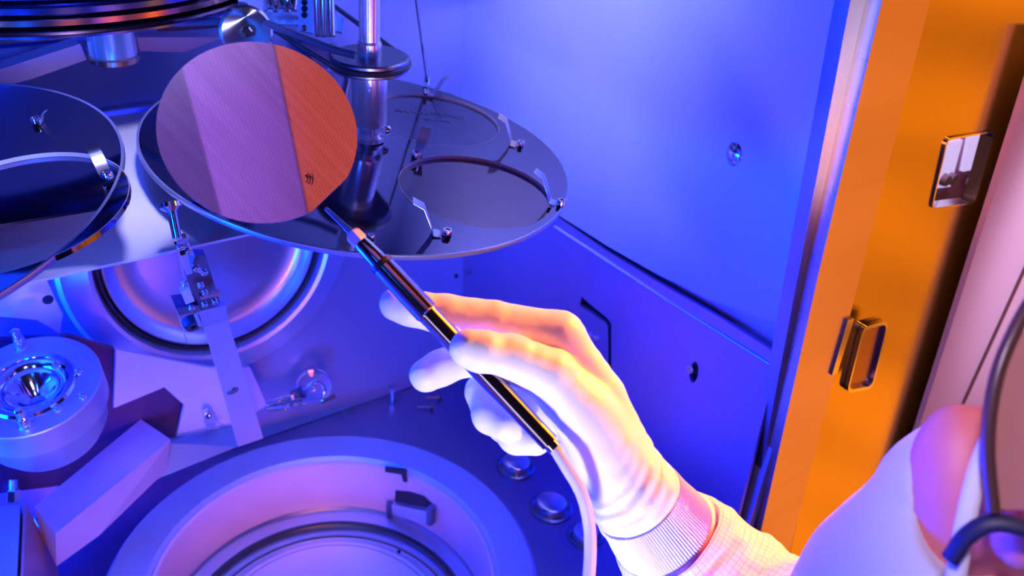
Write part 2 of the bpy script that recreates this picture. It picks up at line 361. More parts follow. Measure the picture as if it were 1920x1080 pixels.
bm = bmesh.new(); ring_strip(bm, win, .05, Matrix.Translation((0, -.002, 0)) @ MY, .012); fin(bm, 'window_rim', CHROME, fa)
# ================================================================== latch recess in the frame edge
MY2 = Matrix.Translation((0, -.0205, 0)) @ MY
r_ = root('strike_plate', Y_(1590, 650, YG), 'dark-centred latch recess in the outer edge of the upright door frame', 'latch')
bm = bmesh.new(); ring_strip(bm, lat, .10, MY2, .010); fin(bm, 'rim', CHROME, r_, 30)
bm = bmesh.new(); plate(bm, [tuple(Vector(p)) for p in lat], [], Matrix.Translation((0, .004, 0)) @ MY2, .002)
fin(bm, 'back_plate', mat('recess_steel', (.35, .22, .14), 1, .25), r_)
bm = bmesh.new(); prism(bm, [Y_(1590, 600, YG - .0205), Y_(1602, 597, YG - .0205), Y_(1570, 700, YG - .0205), Y_(1560, 704, YG - .0205)], (0, .006, 0)); fin(bm, 'catch', CHROME, r_, 30, .0008)

# equipment seen through the facade window
bx_ = root('control_box', (0.80, .47, .40), 'pale instrument with grey dials seen through the square window in the amber panel', 'instrument')
yb2 = .42
bm = bmesh.new(); prism(bm, [Y_(1700, 230, yb2), Y_(1900, 200, yb2), Y_(1880, 420, yb2), Y_(1690, 440, yb2)], (0, .03, 0)); fin(bm, 'housing', mat('instrument_grey', (.45, .25, .5), 0, .5), bx_, 40, .002)
for (a, b, c, d) in [((1776, 268), (1806, 262), (1782, 350), (1757, 353)), ((1818, 258), (1850, 252), (1826, 318), (1805, 322))]:
    bm = bmesh.new(); prism(bm, [Y_(*q, yb2 - .004) for q in (a, b, c, d)], (0, .004, 0)); pm = mat('glowing_label', (.3, .3, .35), 0, .3); pm.node_tree.nodes['Principled BSDF'].inputs['Emission Color'].default_value = (.62, .50, .95, 1); pm.node_tree.nodes['Principled BSDF'].inputs['Emission Strength'].default_value = .9  # panels given a glow of their own to brighten the window
    fin(bm, 'label_panel', pm, bx_, 0)
for q in [(1768, 336), (1780, 334), (1816, 340)]:
    bm = bmesh.new(); add_lathe(bm, [(0, .006), (.006, .006), (.007, 0), (0, 0)], frame(Y_(*q, yb2 - .004), (0, -1, 0)), 16); fin(bm, 'dial', mat('dial_grey', (.2, .2, .3), 0, .4), bx_)

# cleanroom wall beyond the facade panel, with a brown joint
bm = bmesh.new()
prism(bm, [Y_(1960, 60, .335), Y_(2300, 60, .335), Y_(2200, 1000, .335), Y_(1660, 1000, .335)], (0, .006, 0))
cw = struct(fin(bm, 'wall_far', WALLP, None, 40, .003))
bm = bmesh.new(); add_tube(bm, [Y_(1990, 330, .334), Y_(1925, 495, .334), Y_(1740, 900, .334)], .0022, 8); struct(fin(bm, 'trim_3', mat('brown_joint', (.35, .16, .12), .3, .4)))

# ================================================================== back port (round throat on the back wall)
PC = bl(392, 452)
nb = Vector((0, -1, TILT)).normalized(); FP = frame(PC, nb, (1, 0, 0))
r_ = root('round_port_flange', PC, 'large round steel port with a dished cover on the back wall under the carrier beam', 'port')
bm = bmesh.new(); add_lathe(bm, [(.120, .010), (.124, .026), (.128, .028), (.152, .020), (.156, .016), (.156, 0), (.120, 0), (.120, .010)], FP, 128); fin(bm, 'flange_ring', mat('turned_flange_steel', (.70, .70, .74), .8, .38, .03, 20, rvar=.04), r_, 25)
bm = bmesh.new(); add_lathe(bm, [(0, .010), (.04, .009), (.075, .004), (.098, .003), (.108, .010), (.112, .020), (.1135, .020), (.1145, .010), (.110, .0005), (0, .0005)], FP, 128); fin(bm, 'dished_cover', mat('spun_cover_steel', (.66, .66, .70), .9, .30), r_, 50)
bm = bmesh.new(); add_lathe(bm, [(.1150, .014), (.1165, .019), (.1190, .019), (.1195, .014), (.1190, .010), (.1150, .014)], FP, 128); fin(bm, 'o_ring', BLACK, r_)

# ================================================================== floor ring (hearth)
r_ = root('hearth_ring', (RC.x, RC.y, 0), 'wide steel ring around the sunken round hearth in the chamber floor', 'ring')
FR = Matrix.Translation(RC)
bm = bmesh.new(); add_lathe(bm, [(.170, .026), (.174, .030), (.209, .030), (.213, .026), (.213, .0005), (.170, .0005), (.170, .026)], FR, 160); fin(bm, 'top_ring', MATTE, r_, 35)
bm = bmesh.new(); add_lathe(bm, [(.1695, .026), (.1695, -.048), (.1665, -.048), (.1665, .024), (.1695, .026)], FR, 160); fin(bm, 'inner_wall', mat('pink_tinted_liner', (.66, .44, .46), .4, .5, .06, 14, .06, 200), r_, 35)  # pink light on the ring wall put into the liner's base colour
bm = bmesh.new(); add_lathe(bm, [(.166, -.044), (.166, -.050), (.152, -.053), (.150, -.058), (.140, -.060), (.140, -.066), (.166, -.066), (.166, -.044)], FR, 160); fin(bm, 'lower_ledge', STEEL, r_, 20)
bm = bmesh.new(); add_lathe(bm, [(.1495, -.0535), (.148, -.0515), (.1455, -.0515), (.144, -.0535), (.1445, -.0565), (.149, -.0565), (.1495, -.0535)], FR, 160); fin(bm, 'gasket', BLACK, r_)
r2 = root('crucible_cover', (RC.x, RC.y, -.07), 'pale round steel cover lying at the bottom of the hearth well', 'cover')
bm = bmesh.new(); add_lathe(bm, [(0, -.058), (.118, -.058), (.122, -.060), (.126, -.060), (.132, -.063), (.1385, -.066), (.1385, -.072), (0, -.072)], FR, 128); fin(bm, 'plate', mat('pale_satin_metal', (.78, .74, .80), .6, .42, .04, 20), r2, 12)
bm = bmesh.new(); add_lathe(bm, [(0, 0.0006), (.0022, .0004), (.0022, -.001), (0, -.001)], Matrix.Translation(Z_(748, 1034, -.0578)), 16); fin(bm, 'pin_hole', HOLE, r2)
# the notched bayonet catch on the inner wall
def wallpt(px, py, rad):
    q = ray(px, py); a = q[0] ** 2 + q[1] ** 2; b = 2 * (q[0] * (CC[0] - RC.x) + q[1] * (CC[1] - RC.y)); c = (CC[0] - RC.x) ** 2 + (CC[1] - RC.y) ** 2 - rad ** 2
    t = (-b + math.sqrt(b * b - 4 * a * c)) / (2 * a); return Vector(CC + q * t)
def curved_patch(bm, pix, rad, th, inward=1):
    P = [wallpt(x, y, rad) for x, y in pix]; c = sum(P, Vector()) / len(P); o = Vector((RC.x - c.x, RC.y - c.y, 0)).normalized() * th; prism(bm, P, o)
bm = bmesh.new(); curved_patch(bm, [(743, 920), (768, 922), (795, 930), (810, 945), (812, 968), (742, 940)], .1660, .002); o = fin(bm, 'catch_slot', HOLE, r_)
bm = bmesh.new(); curved_patch(bm, [(740, 940), (806, 953), (810, 978), (740, 960)], .1640, .006); fin(bm, 'catch_plate', STEEL, r_, 30, .0006)
bm = bmesh.new(); curved_patch(bm, [(808, 945), (817, 950), (816, 980), (808, 977)], .1640, .008); fin(bm, 'catch_stop', DARKSTEEL, r_, 30, .0006)
bm = bmesh.new(); curved_patch(bm, [(727, 938), (736, 940), (738, 970), (728, 968)], .1645, .004); fin(bm, 'catch_stop', DARKSTEEL, r_, 30)
bm = bmesh.new(); curved_patch(bm, [(724, 874), (762, 879), (764, 902), (758, 900), (754, 887), (724, 882)], .1655, .003); fin(bm, 'bayonet_slot', HOLE, r_)

# ================================================================== floor fittings
def knob(px, py, rad, label):
    P = Z_(px, py, 0.006); r = root('floor_button', (P.x, P.y, 0), label, 'button', 'round caps along the hearth ring')
    T = Matrix.Translation((P.x, P.y, 0))
    bm = bmesh.new(); add_lathe(bm, [(rad * 1.45, .0005), (rad * 1.45, .002), (rad * 1.3, .003), (rad, .0015), (rad, .0005), (rad * 1.45, .0005)], T, 40); fin(bm, 'seat_ring', DARKSTEEL, r, 30)
    bm = bmesh.new(); add_lathe(bm, [(0, .010), (rad * .85, .010), (rad * .97, .009), (rad, .0075), (rad, .0015), (0, .0015)], T, 40); fin(bm, 'cap', CHROME if rad > .015 else STEEL, r, 30)
knob(968, 868, .0165, 'raised round steel cap on the dark floor nearest the curled little finger')
knob(1034, 945, .0175, 'raised round steel cap on the dark floor beside the glove heel')
knob(1098, 998, .0140, 'round steel cap half hidden behind the pale air tube')
def floor_pin(px, py, label, hgt=.018, r=.0032):
    P = Z_(px, py, 0.0); q = root('floor_pin', P, label, 'pin')
    bm = bmesh.new(); add_lathe(bm, [(0, hgt), (r * 1.5, hgt), (r * 1.6, hgt - .004), (r, hgt - .005), (r, 0), (0, 0)], Matrix.Translation(P), 16); fin(bm, 'shank', CHROME, q, 30)
    bm = bmesh.new(); add_lathe(bm, [(r * 1.1, .002), (r * 2.2, .002), (r * 2.2, 0.0003), (r * 1.1, 0.0003), (r * 1.1, .002)], Matrix.Translation(P), 16); fin(bm, 'washer', DARKSTEEL, q, 30)
floor_pin(736, 752, 'short bright pin on the floor plate left of the middle fingertip')
def lying(px0, px1, label):
    a, b = Z_(*px0, .004), Z_(*px1, .004); q = root('loose_screw', (a.x, a.y, 0), label, 'screw'); d = (b - a)
    bm = bmesh.new(); add_tube(bm, [a, b], .0016, 10); fin(bm, 'shank', DARKSTEEL, q)
    bm = bmesh.new(); add_lathe(bm, [(0, .003), (.0035, .003), (.0042, .001), (.0042, 0), (0, 0)], frame(b, d), 16); fin(bm, 'head', BLACK, q, 30)
lying((798, 745), (824, 744), 'small dark screw on the floor just below the middle fingertip, the further of two')
lying((782, 762), (808, 763), 'small dark screw on the floor just below the middle fingertip, the nearer of two')
tag(fin((lambda b: (add_lathe(b, [(0, .0012), (.009, .0012), (.010, .0003), (0, .0003)], Matrix.Translation(Z_(655, 771, 0)), 24), b)[1])(bmesh.new()), 'blanking_disc', DARKSTEEL), 'faint flat disc set in the dark floor above the hearth ring', 'disc')

# ================================================================== planetary plates
N1 = Vector((0.081, -0.068, 1)).normalized(); P1 = Vector((0.317, 0.6155, 0.4604)); R1 = 0.172
N2 = Vector((-0.170, -0.035, 1)).normalized(); P2 = Vector((-0.0406, 0.628, 0.476)); R2 = 0.172
def loc_on(px, py, P, n, Fi): return Fi @ onplane(px, py, P, n)
NEST = mat('lit_nest_edge', (.62, .5, .5), .5, .35)  # pale ring painted as the lit far wall of each nest
def planet(P, n, holes, label, name='planet_plate'):
    Fm = frame(P, n, (1, 0, 0)); r = root(name, P, label, 'plate', 'planetary wafer plates')
    bm = bmesh.new(); plate(bm, circle(0, 0, R1, 160), [circle(h[0], h[1], h[2], 96) for h in holes], Fm, .0035)
    fin(bm, 'disc', PLANET, r, 30)
    for h in holes:
        bm = bmesh.new(); add_lathe(bm, [(h[2] - .0001, .0001), (h[2] - .0006, .0001), (h[2] - .0006, -.0028), (h[2] - .0001, -.0028), (h[2] - .0001, .0001)], Fm @ Matrix.Translation((h[0], h[1], 0)), 128); fin(bm, 'nest_edge', NEST, r, 60)
    bm = bmesh.new(); add_lathe(bm, [(R1, .0006), (R1 + .0010, .0002), (R1 + .0010, -.0034), (R1, -.0040), (R1 - .0008, -.0030), (R1 - .0008, .0002), (R1, .0006)], Fm, 160); fin(bm, 'rim', STEEL, r, 60)
    return r, Fm
F1 = frame(P1, N1, (1, 0, 0)); F1i = F1.inverted()
W1c = F1i @ Vector((0.3563, 0.5091, 0.4606)); 
hA = F1i @ onplane(893, 355, P1, N1); hB = F1i @ onplane(815, 222, P1, N1)
holesA = [(hA.x, hA.y, .062), (hB.x, hB.y, .060)]
pl1, _ = planet(P1, N1, holesA, 'dark mirror-polished round plate with two wafer nests in the middle of the chamber')
F2 = frame(P2, N2, (1, 0, 0)); F2i = F2.inverted()
hC = F2i @ onplane(22, 392, P2, N2); holesC = [(hC.x, hC.y, .068)]
pl2, _ = planet(P2, N2, holesC, 'blue-lit round mirror plate cut off by the left edge of the photo')
def wafer_obj(c, n, rad, m, label, th=.0007, flat=None, group=None, name='silicon_wafer', cut=None):
    Fm = frame(c, n, (1, 0, 0)); 
    loop = circle(0, 0, rad, 128)
    if flat is not None:
        fd = Vector(flat); loop = []
        for i in range(160):
            a = 2 * PI * i / 160; p = Vector((math.cos(a), math.sin(a))) * rad; s = p.dot(fd)
            if s > rad * .965: p -= fd * (s - rad * .965)
            loop.append((p.x, p.y))
    if cut is not None:
        A2, B2 = [(Fm.inverted() @ q).xy for q in cut]; t2 = (B2 - A2).normalized(); n2 = Vector((-t2.y, t2.x)); out = []
        if n2.dot(-A2) < 0: n2 = -n2
        L2 = [Vector(p) for p in loop]
        for p, q in zip(L2, L2[1:] + L2[:1]):
            sp, sq = (p - A2).dot(n2), (q - A2).dot(n2)
            if sp >= 0: out.append(tuple(p))
            if sp * sq < 0: out.append(tuple(p.lerp(q, sp / (sp - sq))))
        loop = out
    bm = bmesh.new(); plate(bm, loop, [], Fm, th); o = fin(bm, name, m, None, 30)
    return tag(o, label, 'wafer', group)
wafer_obj(F1 @ Vector((hA.x, hA.y, -.0030)), N1, .0615, WAFER_DARK, 'dark brown wafer in the lower right nest of the middle plate', .0018, group='wafers loaded in the plates')
wafer_obj(F1 @ Vector((hB.x, hB.y, -.0022)), N1, .0595, mat('violet_coated_wafer', (.20, .17, .26), 1, .12, .15, 50), 'dark violet wafer in the far nest of the middle plate behind the spindle', .0025, group='wafers loaded in the plates')
wafer_obj(F2 @ Vector((hC.x, hC.y, -.0030)), N2, .0675, mat('blue_coated_wafer', (.20, .20, .34), 1, .10, .05, 30), 'blue-lit wafer in the nest of the plate at the left edge', .0018, group='wafers loaded in the plates', cut=(onplane(0, 412, P2, N2), onplane(175, 383, P2, N2)))

RP2 = Z_(78, 445, .36)
r_ = root('copper_lit_roller', RP2, 'round orange-lit roller seen through the opening of the left mirror plate', 'roller')
bm = bmesh.new(); add_lathe(bm, [(0, .010), (.013, .010), (.016, .008), (.018, .0), (.018, -.012), (0, -.012)], frame(RP2, (.35, -.75, .45)), 48); fin(bm, 'wheel', mat('orange_lit_roller', (.8, .5, .32), .7, .3), r_, 30)  # orange light put into the wheel's base colour
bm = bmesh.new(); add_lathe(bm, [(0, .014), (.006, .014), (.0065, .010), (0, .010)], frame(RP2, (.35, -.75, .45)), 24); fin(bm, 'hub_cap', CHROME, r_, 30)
# spring clips (parts of their plate)
def clip(P, n, heading, parent, s=1.0, m=None, tall=1.0, wide=1.0):
    """a bent leaf spring with its screw; heading = direction the leaf leans to"""
    n = Vector(n).normalized(); hd = Vector(heading); hd = (hd - n * hd.dot(n)).normalized(); side = n.cross(hd)
    prof = [(0, .0002), (.004, .0006), (.006, .006 * tall), (.011, .016 * tall), (.017, .0185 * tall)]
    w = .0042 * s * wide; bm = bmesh.new(); up_, dn = [], []
    for (a, b) in prof:
        q = P + hd * a * s + n * b * s; up_.append([bm.verts.new(q + side * w + n * .0006), bm.verts.new(q - side * w + n * .0006)]); dn.append([bm.verts.new(q + side * w - hd * .0008), bm.verts.new(q - side * w - hd * .0008)])
    for i in range(len(prof) - 1):
        bm.faces.new((up_[i][0], up_[i][1], up_[i + 1][1], up_[i + 1][0])); bm.faces.new((dn[i][1], dn[i][0], dn[i + 1][0], dn[i + 1][1]))
        bm.faces.new((up_[i][0], up_[i + 1][0], dn[i + 1][0], dn[i][0])); bm.faces.new((up_[i][1], dn[i][1], dn[i + 1][1], up_[i + 1][1]))
    bm.faces.new((up_[0][0], dn[0][0], dn[0][1], up_[0][1])); bm.faces.new((up_[-1][0], up_[-1][1], dn[-1][1], dn[-1][0]))
    c = fin(bm, 'clip', m or STEEL, parent, 50)
    bm = bmesh.new(); add_lathe(bm, [(0, .0042), (.0018, .0042), (.0022, .005), (.0032, .005), (.0036, .004), (.0036, .0004), (0, .0004)], frame(P - hd * .004 * s, n), 16)
    fin(bm, 'clip_screw', CHROME, c, 30)
Rv, Uv = Vector(CR), Vector(CU)
clip(onplane(806, 178, P1, N1), N1, Rv * .9 + Uv * .5, pl1, 1.05)
clip(onplane(966, 272, P1, N1), N1, -Rv * 1.0 + Uv * .2, pl1, 1.15, mat('straw_clip', (.80, .55, .30), 1, .3), 1.1, 1.5)
clip(onplane(782, 292, P1, N1), N1, Rv * .3 + Uv * 1.0, pl1, 1.0)
clip(onplane(824, 440, P1, N1), N1, -Rv * .5 - Uv * .1, pl1, 1.3)
clip(onplane(1040, 382, P1, N1), N1, -Rv * .7 + Uv * .3, pl1, 1.25)
clip(onplane(200, 330, P2, N2), N2, -Rv * .5 + Uv * 1.0, pl2, .9, DARKSTEEL, .8)
clip(onplane(75, 232, P2, N2), N2, Rv * .8, pl2, .5)
for q in [(696, 447)]: screw(0, onplane(*q, P1, N1), N1, .0026, .003, pl1)
# faint scribbled writing on the far wafer
fw = bpy.data.objects['silicon_wafer.001']; bm = bmesh.new(); INK = mat('dark_ink', (.03, .02, .05), 0, .5)
for (x0, y0, x1, y1, n_) in ((742, 207, 800, 214, 9), (806, 212, 868, 222, 9), (780, 221, 842, 229, 8)):
    pts = []
    for k in range(n_ * 2):
        t = k / (n_ * 2 - 1); pts.append(onplane(x0 + (x1 - x0) * t + random.uniform(-1.5, 1.5), y0 + (y1 - y0) * t + (2.6 if k % 2 else -2.6) * random.uniform(.4, 1), F1 @ Vector((hB.x, hB.y, -.0021)), N1))
    add_tube(bm, spline(pts, 4), .00028, 5)
fin(bm, 'handwriting', INK, fw)

# ================================================================== spindle, pulley
SP = onplane(693, 262, P1, N1)
r_ = root('drive_spindle', SP, 'upright polished spindle with a stepped collar rising from the middle plate', 'spindle')
TS = Matrix.Translation(SP)
bm = bmesh.new(); add_lathe(bm, [(0, 0), (.012, 0), (.012, .004), (.0085, .006), (.0085, .012), (.0135, .014), (.0145, .017), (.0145, .062), (.0135, .064), (0, .064)], TS, 48); fin(bm, 'collar', GROUND, r_, 25)
bm = bmesh.new(); add_lathe(bm, [(0, .055), (.0095, .055), (.0095, .082), (.0082, .084), (.0082, .30), (0, .30)], TS, 40); fin(bm, 'shaft', GROUND, r_, 25)
bm = bmesh.new(); add_lathe(bm, [(.0095, .0720), (.030, .0720), (.032, .0710), (.032, .0690), (.0285, .0675), (.0285, .0655), (.032, .064), (.032, .0625), (.030, .0610), (.0095, .0610), (.0095, .072)], TS, 64); fin(bm, 'pulley', DARKSTEEL, r_, 25)
for k in range(4):
    bm = bmesh.new(); add_tube(bm, [SP + Vector((.0140, -.004, .020 + .009 * k)), SP + Vector((.0149, -.0055 + .003, .020 + .009 * k))], .0005, 6)
    bm.free()
bm = bmesh.new(); add_lathe(bm, [(0, .004), (.003, .004), (.004, .002), (.004, 0), (0, 0)], frame(SP + Vector((.013, -.004, .008)), (1, -.4, 0)), 16); fin(bm, 'set_screw', CHROME, r_)

# pulley belt
PZ = SP.z + .0665
pc = Vector((SP.x, SP.y, PZ))
def belt_loop(c, rad, a0, a1, n=24): return [c + Vector((rad * math.cos(a0 + (a1 - a0) * i / n), rad * math.sin(a0 + (a1 - a0) * i / n), 0)) for i in range(n + 1)]
b1 = Z_(500, 48, PZ); b2 = Z_(612, 8, PZ); b2 = Z_(618, 5, PZ)
v1 = (b1 - pc); v2 = (b2 - pc)
# tangent angles on the pulley
def tang(v, sgn): return math.atan2(v.y, v.x) + sgn * math.acos(.0315 / max(v.xy.length, .033))
a1_, a2_ = tang(v1, 1), tang(v2, -1)
while a2_ < a1_: a2_ += 2 * PI
arc = belt_loop(pc, .0315, a1_, a2_)
bm = bmesh.new(); add_tube(bm, [b1] + arc + [b2], .0022, 8); tag(fin(bm, 'drive_belt', BLACK), 'dark round drive belt running round the spindle pulley', 'belt')
BLUEST = mat('blue_black_strip', (.06, .08, .16), .4, .3)

# ================================================================== carrier beam (runs along X)
ZC = .436
r_ = root('carrier_beam', (.15, .56, ZC - .03), 'broad bent sheet steel beam carrying the round plates across the chamber', 'beam')
def zc(px, py, dz=0): return Z_(px, py, ZC + dz)
xa, xb = -.30, .40
YL = Z_(300, 437, ZC).y
n_arc = 10
prof = [(.561, -.0165), (.561, -.0145)]
# deck profile in Y,Z : lip, slope, rounded shoulder, deck, rear flange
deck = [(.5610, ZC - .0), (.566, ZC + .002)]
prof = [(.556, ZC - .017), (.5595, ZC - .001)] + [(YL, ZC), (YL + .03, ZC + .002), (.62, ZC + .004), (.645, ZC + .008), (.67, ZC + .010), (.74, ZC + .010), (.812, ZC + .004)]
def sheet(bm, prof, x0, x1, th, nx=1):
    top = [[bm.verts.new((x0 + (x1 - x0) * j / nx, y, z)) for (y, z) in prof] for j in range(nx + 1)]
    bot = [[bm.verts.new((x0 + (x1 - x0) * j / nx, y, z - th)) for (y, z) in prof] for j in range(nx + 1)]
    for j in range(nx):
        for i in range(len(prof) - 1):
            bm.faces.new((top[j][i], top[j + 1][i], top[j + 1][i + 1], top[j][i + 1])); bm.faces.new((bot[j][i], bot[j][i + 1], bot[j + 1][i + 1], bot[j + 1][i]))
        bm.faces.new((top[j][0], bot[j][0], bot[j + 1][0], top[j + 1][0])); bm.faces.new((top[j][-1], top[j + 1][-1], bot[j + 1][-1], bot[j][-1]))
    for j in (0, nx):
        for i in range(len(prof) - 1): bm.faces.new((top[j][i], top[j][i + 1], bot[j][i + 1], bot[j][i]))
bm = bmesh.new(); sheet(bm, prof[1:], xa, xb, .002, 1); fin(bm, 'deck', mat('bright_rolled_steel', (.80, .80, .84), .4, .30, .03, 10, rvar=.05), r_, 40)
bm = bmesh.new(); prism(bm, [(.052, YL, ZC - .0005), (xb, YL, ZC - .0005), (xb, YL - .001, ZC - .0125), (.028, YL - .001, ZC - .0125)], (0, .0025, 0)); fin(bm, 'front_lip', mat('dull_lip_steel', (.20, .14, .24), 1, .4, .15, 30), r_, 40, .0004)
# rear flange standing up behind the deck
bm = bmesh.new(); prism(bm, [(xa, .815, ZC + .002), (xb, .835, ZC + .002), (xb, .862, ZC + .060), (xa, .84, ZC + .060)], (0, .003, 0)); fin(bm, 'rear_flange', mat('dark_blued_sheet', (.16, .20, .42), .6, .42, .1, 8), r_, 40, .0005)
bm = bmesh.new(); prism(bm, [(xa, .805, ZC + .0055), (xb, .825, ZC + .0055), (xb, .830, ZC + .0075), (xa, .810, ZC + .0075)], (0, .006, 0)); fin(bm, 'edge_strip', CHROME, r_, 40, .0004)

# ================================================================== things above the beam, top left
def quad_bar(name, pix, Yv, th, m, label, cat, bevel=.0015):
    P = [Y_(x, y, Yv) for x, y in pix]; bm = bmesh.new(); prism(bm, P, (0, th, 0)); return tag(fin(bm, name, m, None, 40, bevel), label, cat)
LIL = mat('lilac_lit_bracket', (.50, .42, .52), .9, .42, .06, 10)
quad_bar('support_bracket', [(-60, 150), (150, 82), (163, 112), (60, 148), (-60, 182)], .80, .02, LIL, 'flat lilac metal bracket sloping down to the left edge above the beam', 'bracket')
quad_bar('support_bracket', [(256, 70), (420, 70), (345, 98), (262, 96)], .80, .02, LIL, 'flat lilac metal bracket between the copper-lit hub and the roller disc', 'bracket')
quad_bar('hub_base', [(176, 108), (250, 100), (256, 116), (182, 124)], .80, .03, mat('hub_base_steel', (.7, .5, .55), 1, .35), 'small lit foot plate under the polished hub on the beam', 'foot plate')
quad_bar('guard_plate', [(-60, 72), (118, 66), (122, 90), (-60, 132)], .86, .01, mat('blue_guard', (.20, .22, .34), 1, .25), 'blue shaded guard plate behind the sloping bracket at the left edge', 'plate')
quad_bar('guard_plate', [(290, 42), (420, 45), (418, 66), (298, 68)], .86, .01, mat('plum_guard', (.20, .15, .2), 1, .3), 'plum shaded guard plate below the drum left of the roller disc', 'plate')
quad_bar('cross_member', [(-80, -80), (720, -80), (700, 60), (640, 150), (500, 120), (-80, 160)], .865, .008, mat('bluish_back_plate', (.42, .46, .62), .6, .5), 'dark back plate filling the gap behind the drive parts at upper left', 'plate')  # bluish base lifted so the left plate mirrors blue
# polished hub
HB = Y_(213, 104, .79)
r_ = root('polished_hub', HB, 'short polished steel hub with copper and white reflections above the beam', 'hub')
bm = bmesh.new(); sH = (Y_(255, 100, .79) - Y_(165, 100, .79)).length / 2
add_lathe(bm, [(0, 0), (sH * .95, 0), (sH, .002), (sH, .026), (sH * 1.08, .030), (sH * 1.08, .06), (0, .06)], Matrix.Translation(HB), 48); fin(bm, 'barrel', GROUND, r_, 25)
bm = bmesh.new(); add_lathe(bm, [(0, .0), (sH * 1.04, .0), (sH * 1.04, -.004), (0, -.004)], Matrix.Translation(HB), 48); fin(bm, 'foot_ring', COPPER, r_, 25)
# grooved drum across the top left
zd = HB.z + .055
DC = Vector((HB.x - .035, HB.y + .06, zd)); RD = .185
r_ = root('grooved_drum', DC, 'big glossy dark blue grooved drum cut off by the top left corner', 'drum')
pr = []; k = 0; zz = 0.0
pr.append((0, 0)); pr.append((RD - .05, 0))
bm = bmesh.new()
for k, (rr, z0, h_) in enumerate([(RD + .006, .000, .0035), (RD - .004, .0045, .008), (RD, .0135, .008), (RD - .002, .0225, .008), (RD + .004, .0315, .008), (RD, .0405, .012), (RD + .006, .054, .02)]):
    bm2 = bmesh.new(); add_lathe(bm2, [(0, z0), (rr - .003, z0), (rr, z0 + h_ * .25), (rr, z0 + h_ * .75), (rr - .003, z0 + h_), (0, z0 + h_)], Matrix.Translation(DC), 160)
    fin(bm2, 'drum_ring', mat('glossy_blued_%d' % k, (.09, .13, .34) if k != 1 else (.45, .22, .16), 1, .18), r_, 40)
add_lathe(bm, [(0, -.0005), (RD * .93, -.0005), (RD * .93, .07), (0, .07)], Matrix.Translation(DC), 96); fin(bm, 'core', mat('cast_drum_core', (.45, .50, .66), .3, .5), r_, 30)
# the flat roller disc facing the camera
RP = at(462, 60, .70); nrm = (Vector(CC) - RP).normalized() + Vector((.1, 0, .0))
r_ = root('guide_roller', RP, 'shiny round guide disc with a bolt, half hidden behind the held wafer', 'roller')
Fd = frame(RP, nrm, (1, 0, 0)); rr = 49 / FPX * .70
bm = bmesh.new(); add_lathe(bm, [(0, .002), (rr * .9, .001), (rr, -.0005), (rr, -.004), (0, -.004)], Fd, 64); o = fin(bm, 'disc', mat('turned_steel', (.8, .78, .82), 1, .22), r_, 30)
nt = o.data.materials[0].node_tree; b_ = nt.nodes['Principled BSDF']; b_.inputs['Anisotropic'].default_value = .9
tg = nt.nodes.new('ShaderNodeTangent'); tg.direction_type = 'RADIAL'; tg.axis = 'Z'
bm = bmesh.new(); add_lathe(bm, [(0, .007), (.003, .007), (.0045, .006), (.0045, .001), (0, .001)], Fd, 6); fin(bm, 'bolt', CHROME, r_, 30)
bm = bmesh.new(); prism(bm, [at(445, -40, .71), at(493, -40, .71), at(493, 24, .71), at(470, 16, .71), at(447, 12, .71)], Vector(CF) * .004); fin(bm, 'arm', STEEL, r_, 30, .0005)
# long blue strip (upper belt) from the drum to the pulley
bm = bmesh.new(); P = [at(-40, 56, .74), at(200, 47, .72), at(412, 40, .70)]
for p, q in zip(P, P[1:]): pass
add_tube(bm, P, .0032, 10); tag(fin(bm, 'transmission_belt', BLUEST), 'straight blue-lit belt running below the grooved drum to the roller disc', 'belt')
bm = bmesh.new(); add_tube(bm, [at(500, 44, .70), at(560, 68, .69), at(625, 93, .685), at(668, 104, .68)], .0030, 10); tag(fin(bm, 'drive_belt', BLUEST), 'blue-lit belt sloping from the roller disc down to the spindle pulley', 'belt')
# slotted stand with rods behind the pulley
r_ = root('drive_stand', at(585, 60, .78), 'drilled upright steel plate with polished posts beside it, left of the spindle pulley', 'stand')
DB = Vector(CF) * .006
bm = bmesh.new(); prism(bm, [at(560, -30, .78), at(584, -30, .78), at(586, 62, .78), at(560, 56, .78)], DB); fin(bm, 'drilled_plate', STEEL, r_, 30, .0005)
for y_ in (4, 16, 28, 52):
    bm = bmesh.new(); add_lathe(bm, [(0, .002), (.002, .002), (.003, 0), (0, 0)], frame(at(571, y_, .78), -Vector(CF)), 12); fin(bm, 'bolt', CHROME if y_ == 52 else HOLE, r_)
for (x0, w_) in ((592, 5), (604, 8), (618, 8)):
    bm = bmesh.new(); add_tube(bm, [at(x0, -40, .775), at(x0 + 3, 68, .775)], w_ / FPX * .775, 16); fin(bm, 'post', CHROME, r_, 30)
bm = bmesh.new(); prism(bm, [at(628, 30, .78), at(642, 32, .78), at(640, 60, .78), at(628, 58, .78)], DB); fin(bm, 'tab', STEEL, r_, 30, .0005)
bm = bmesh.new(); prism(bm, [at(500, 22, .8), at(560, 30, .8), at(560, 46, .8), at(502, 44, .8)], DB); fin(bm, 'shelf', STEEL, r_, 30, .0005)
for k in range(5):
    x0 = 506 + 11 * k; bm = bmesh.new(); add_lathe(bm, [(0, .014), (.0035, .013), (.004, .006), (.0025, .002), (.004, 0), (0, 0)], frame(at(x0, 20 + (k % 2) * 6, .79), Uv), 12); fin(bm, 'terminal', CHROME, r_, 30)
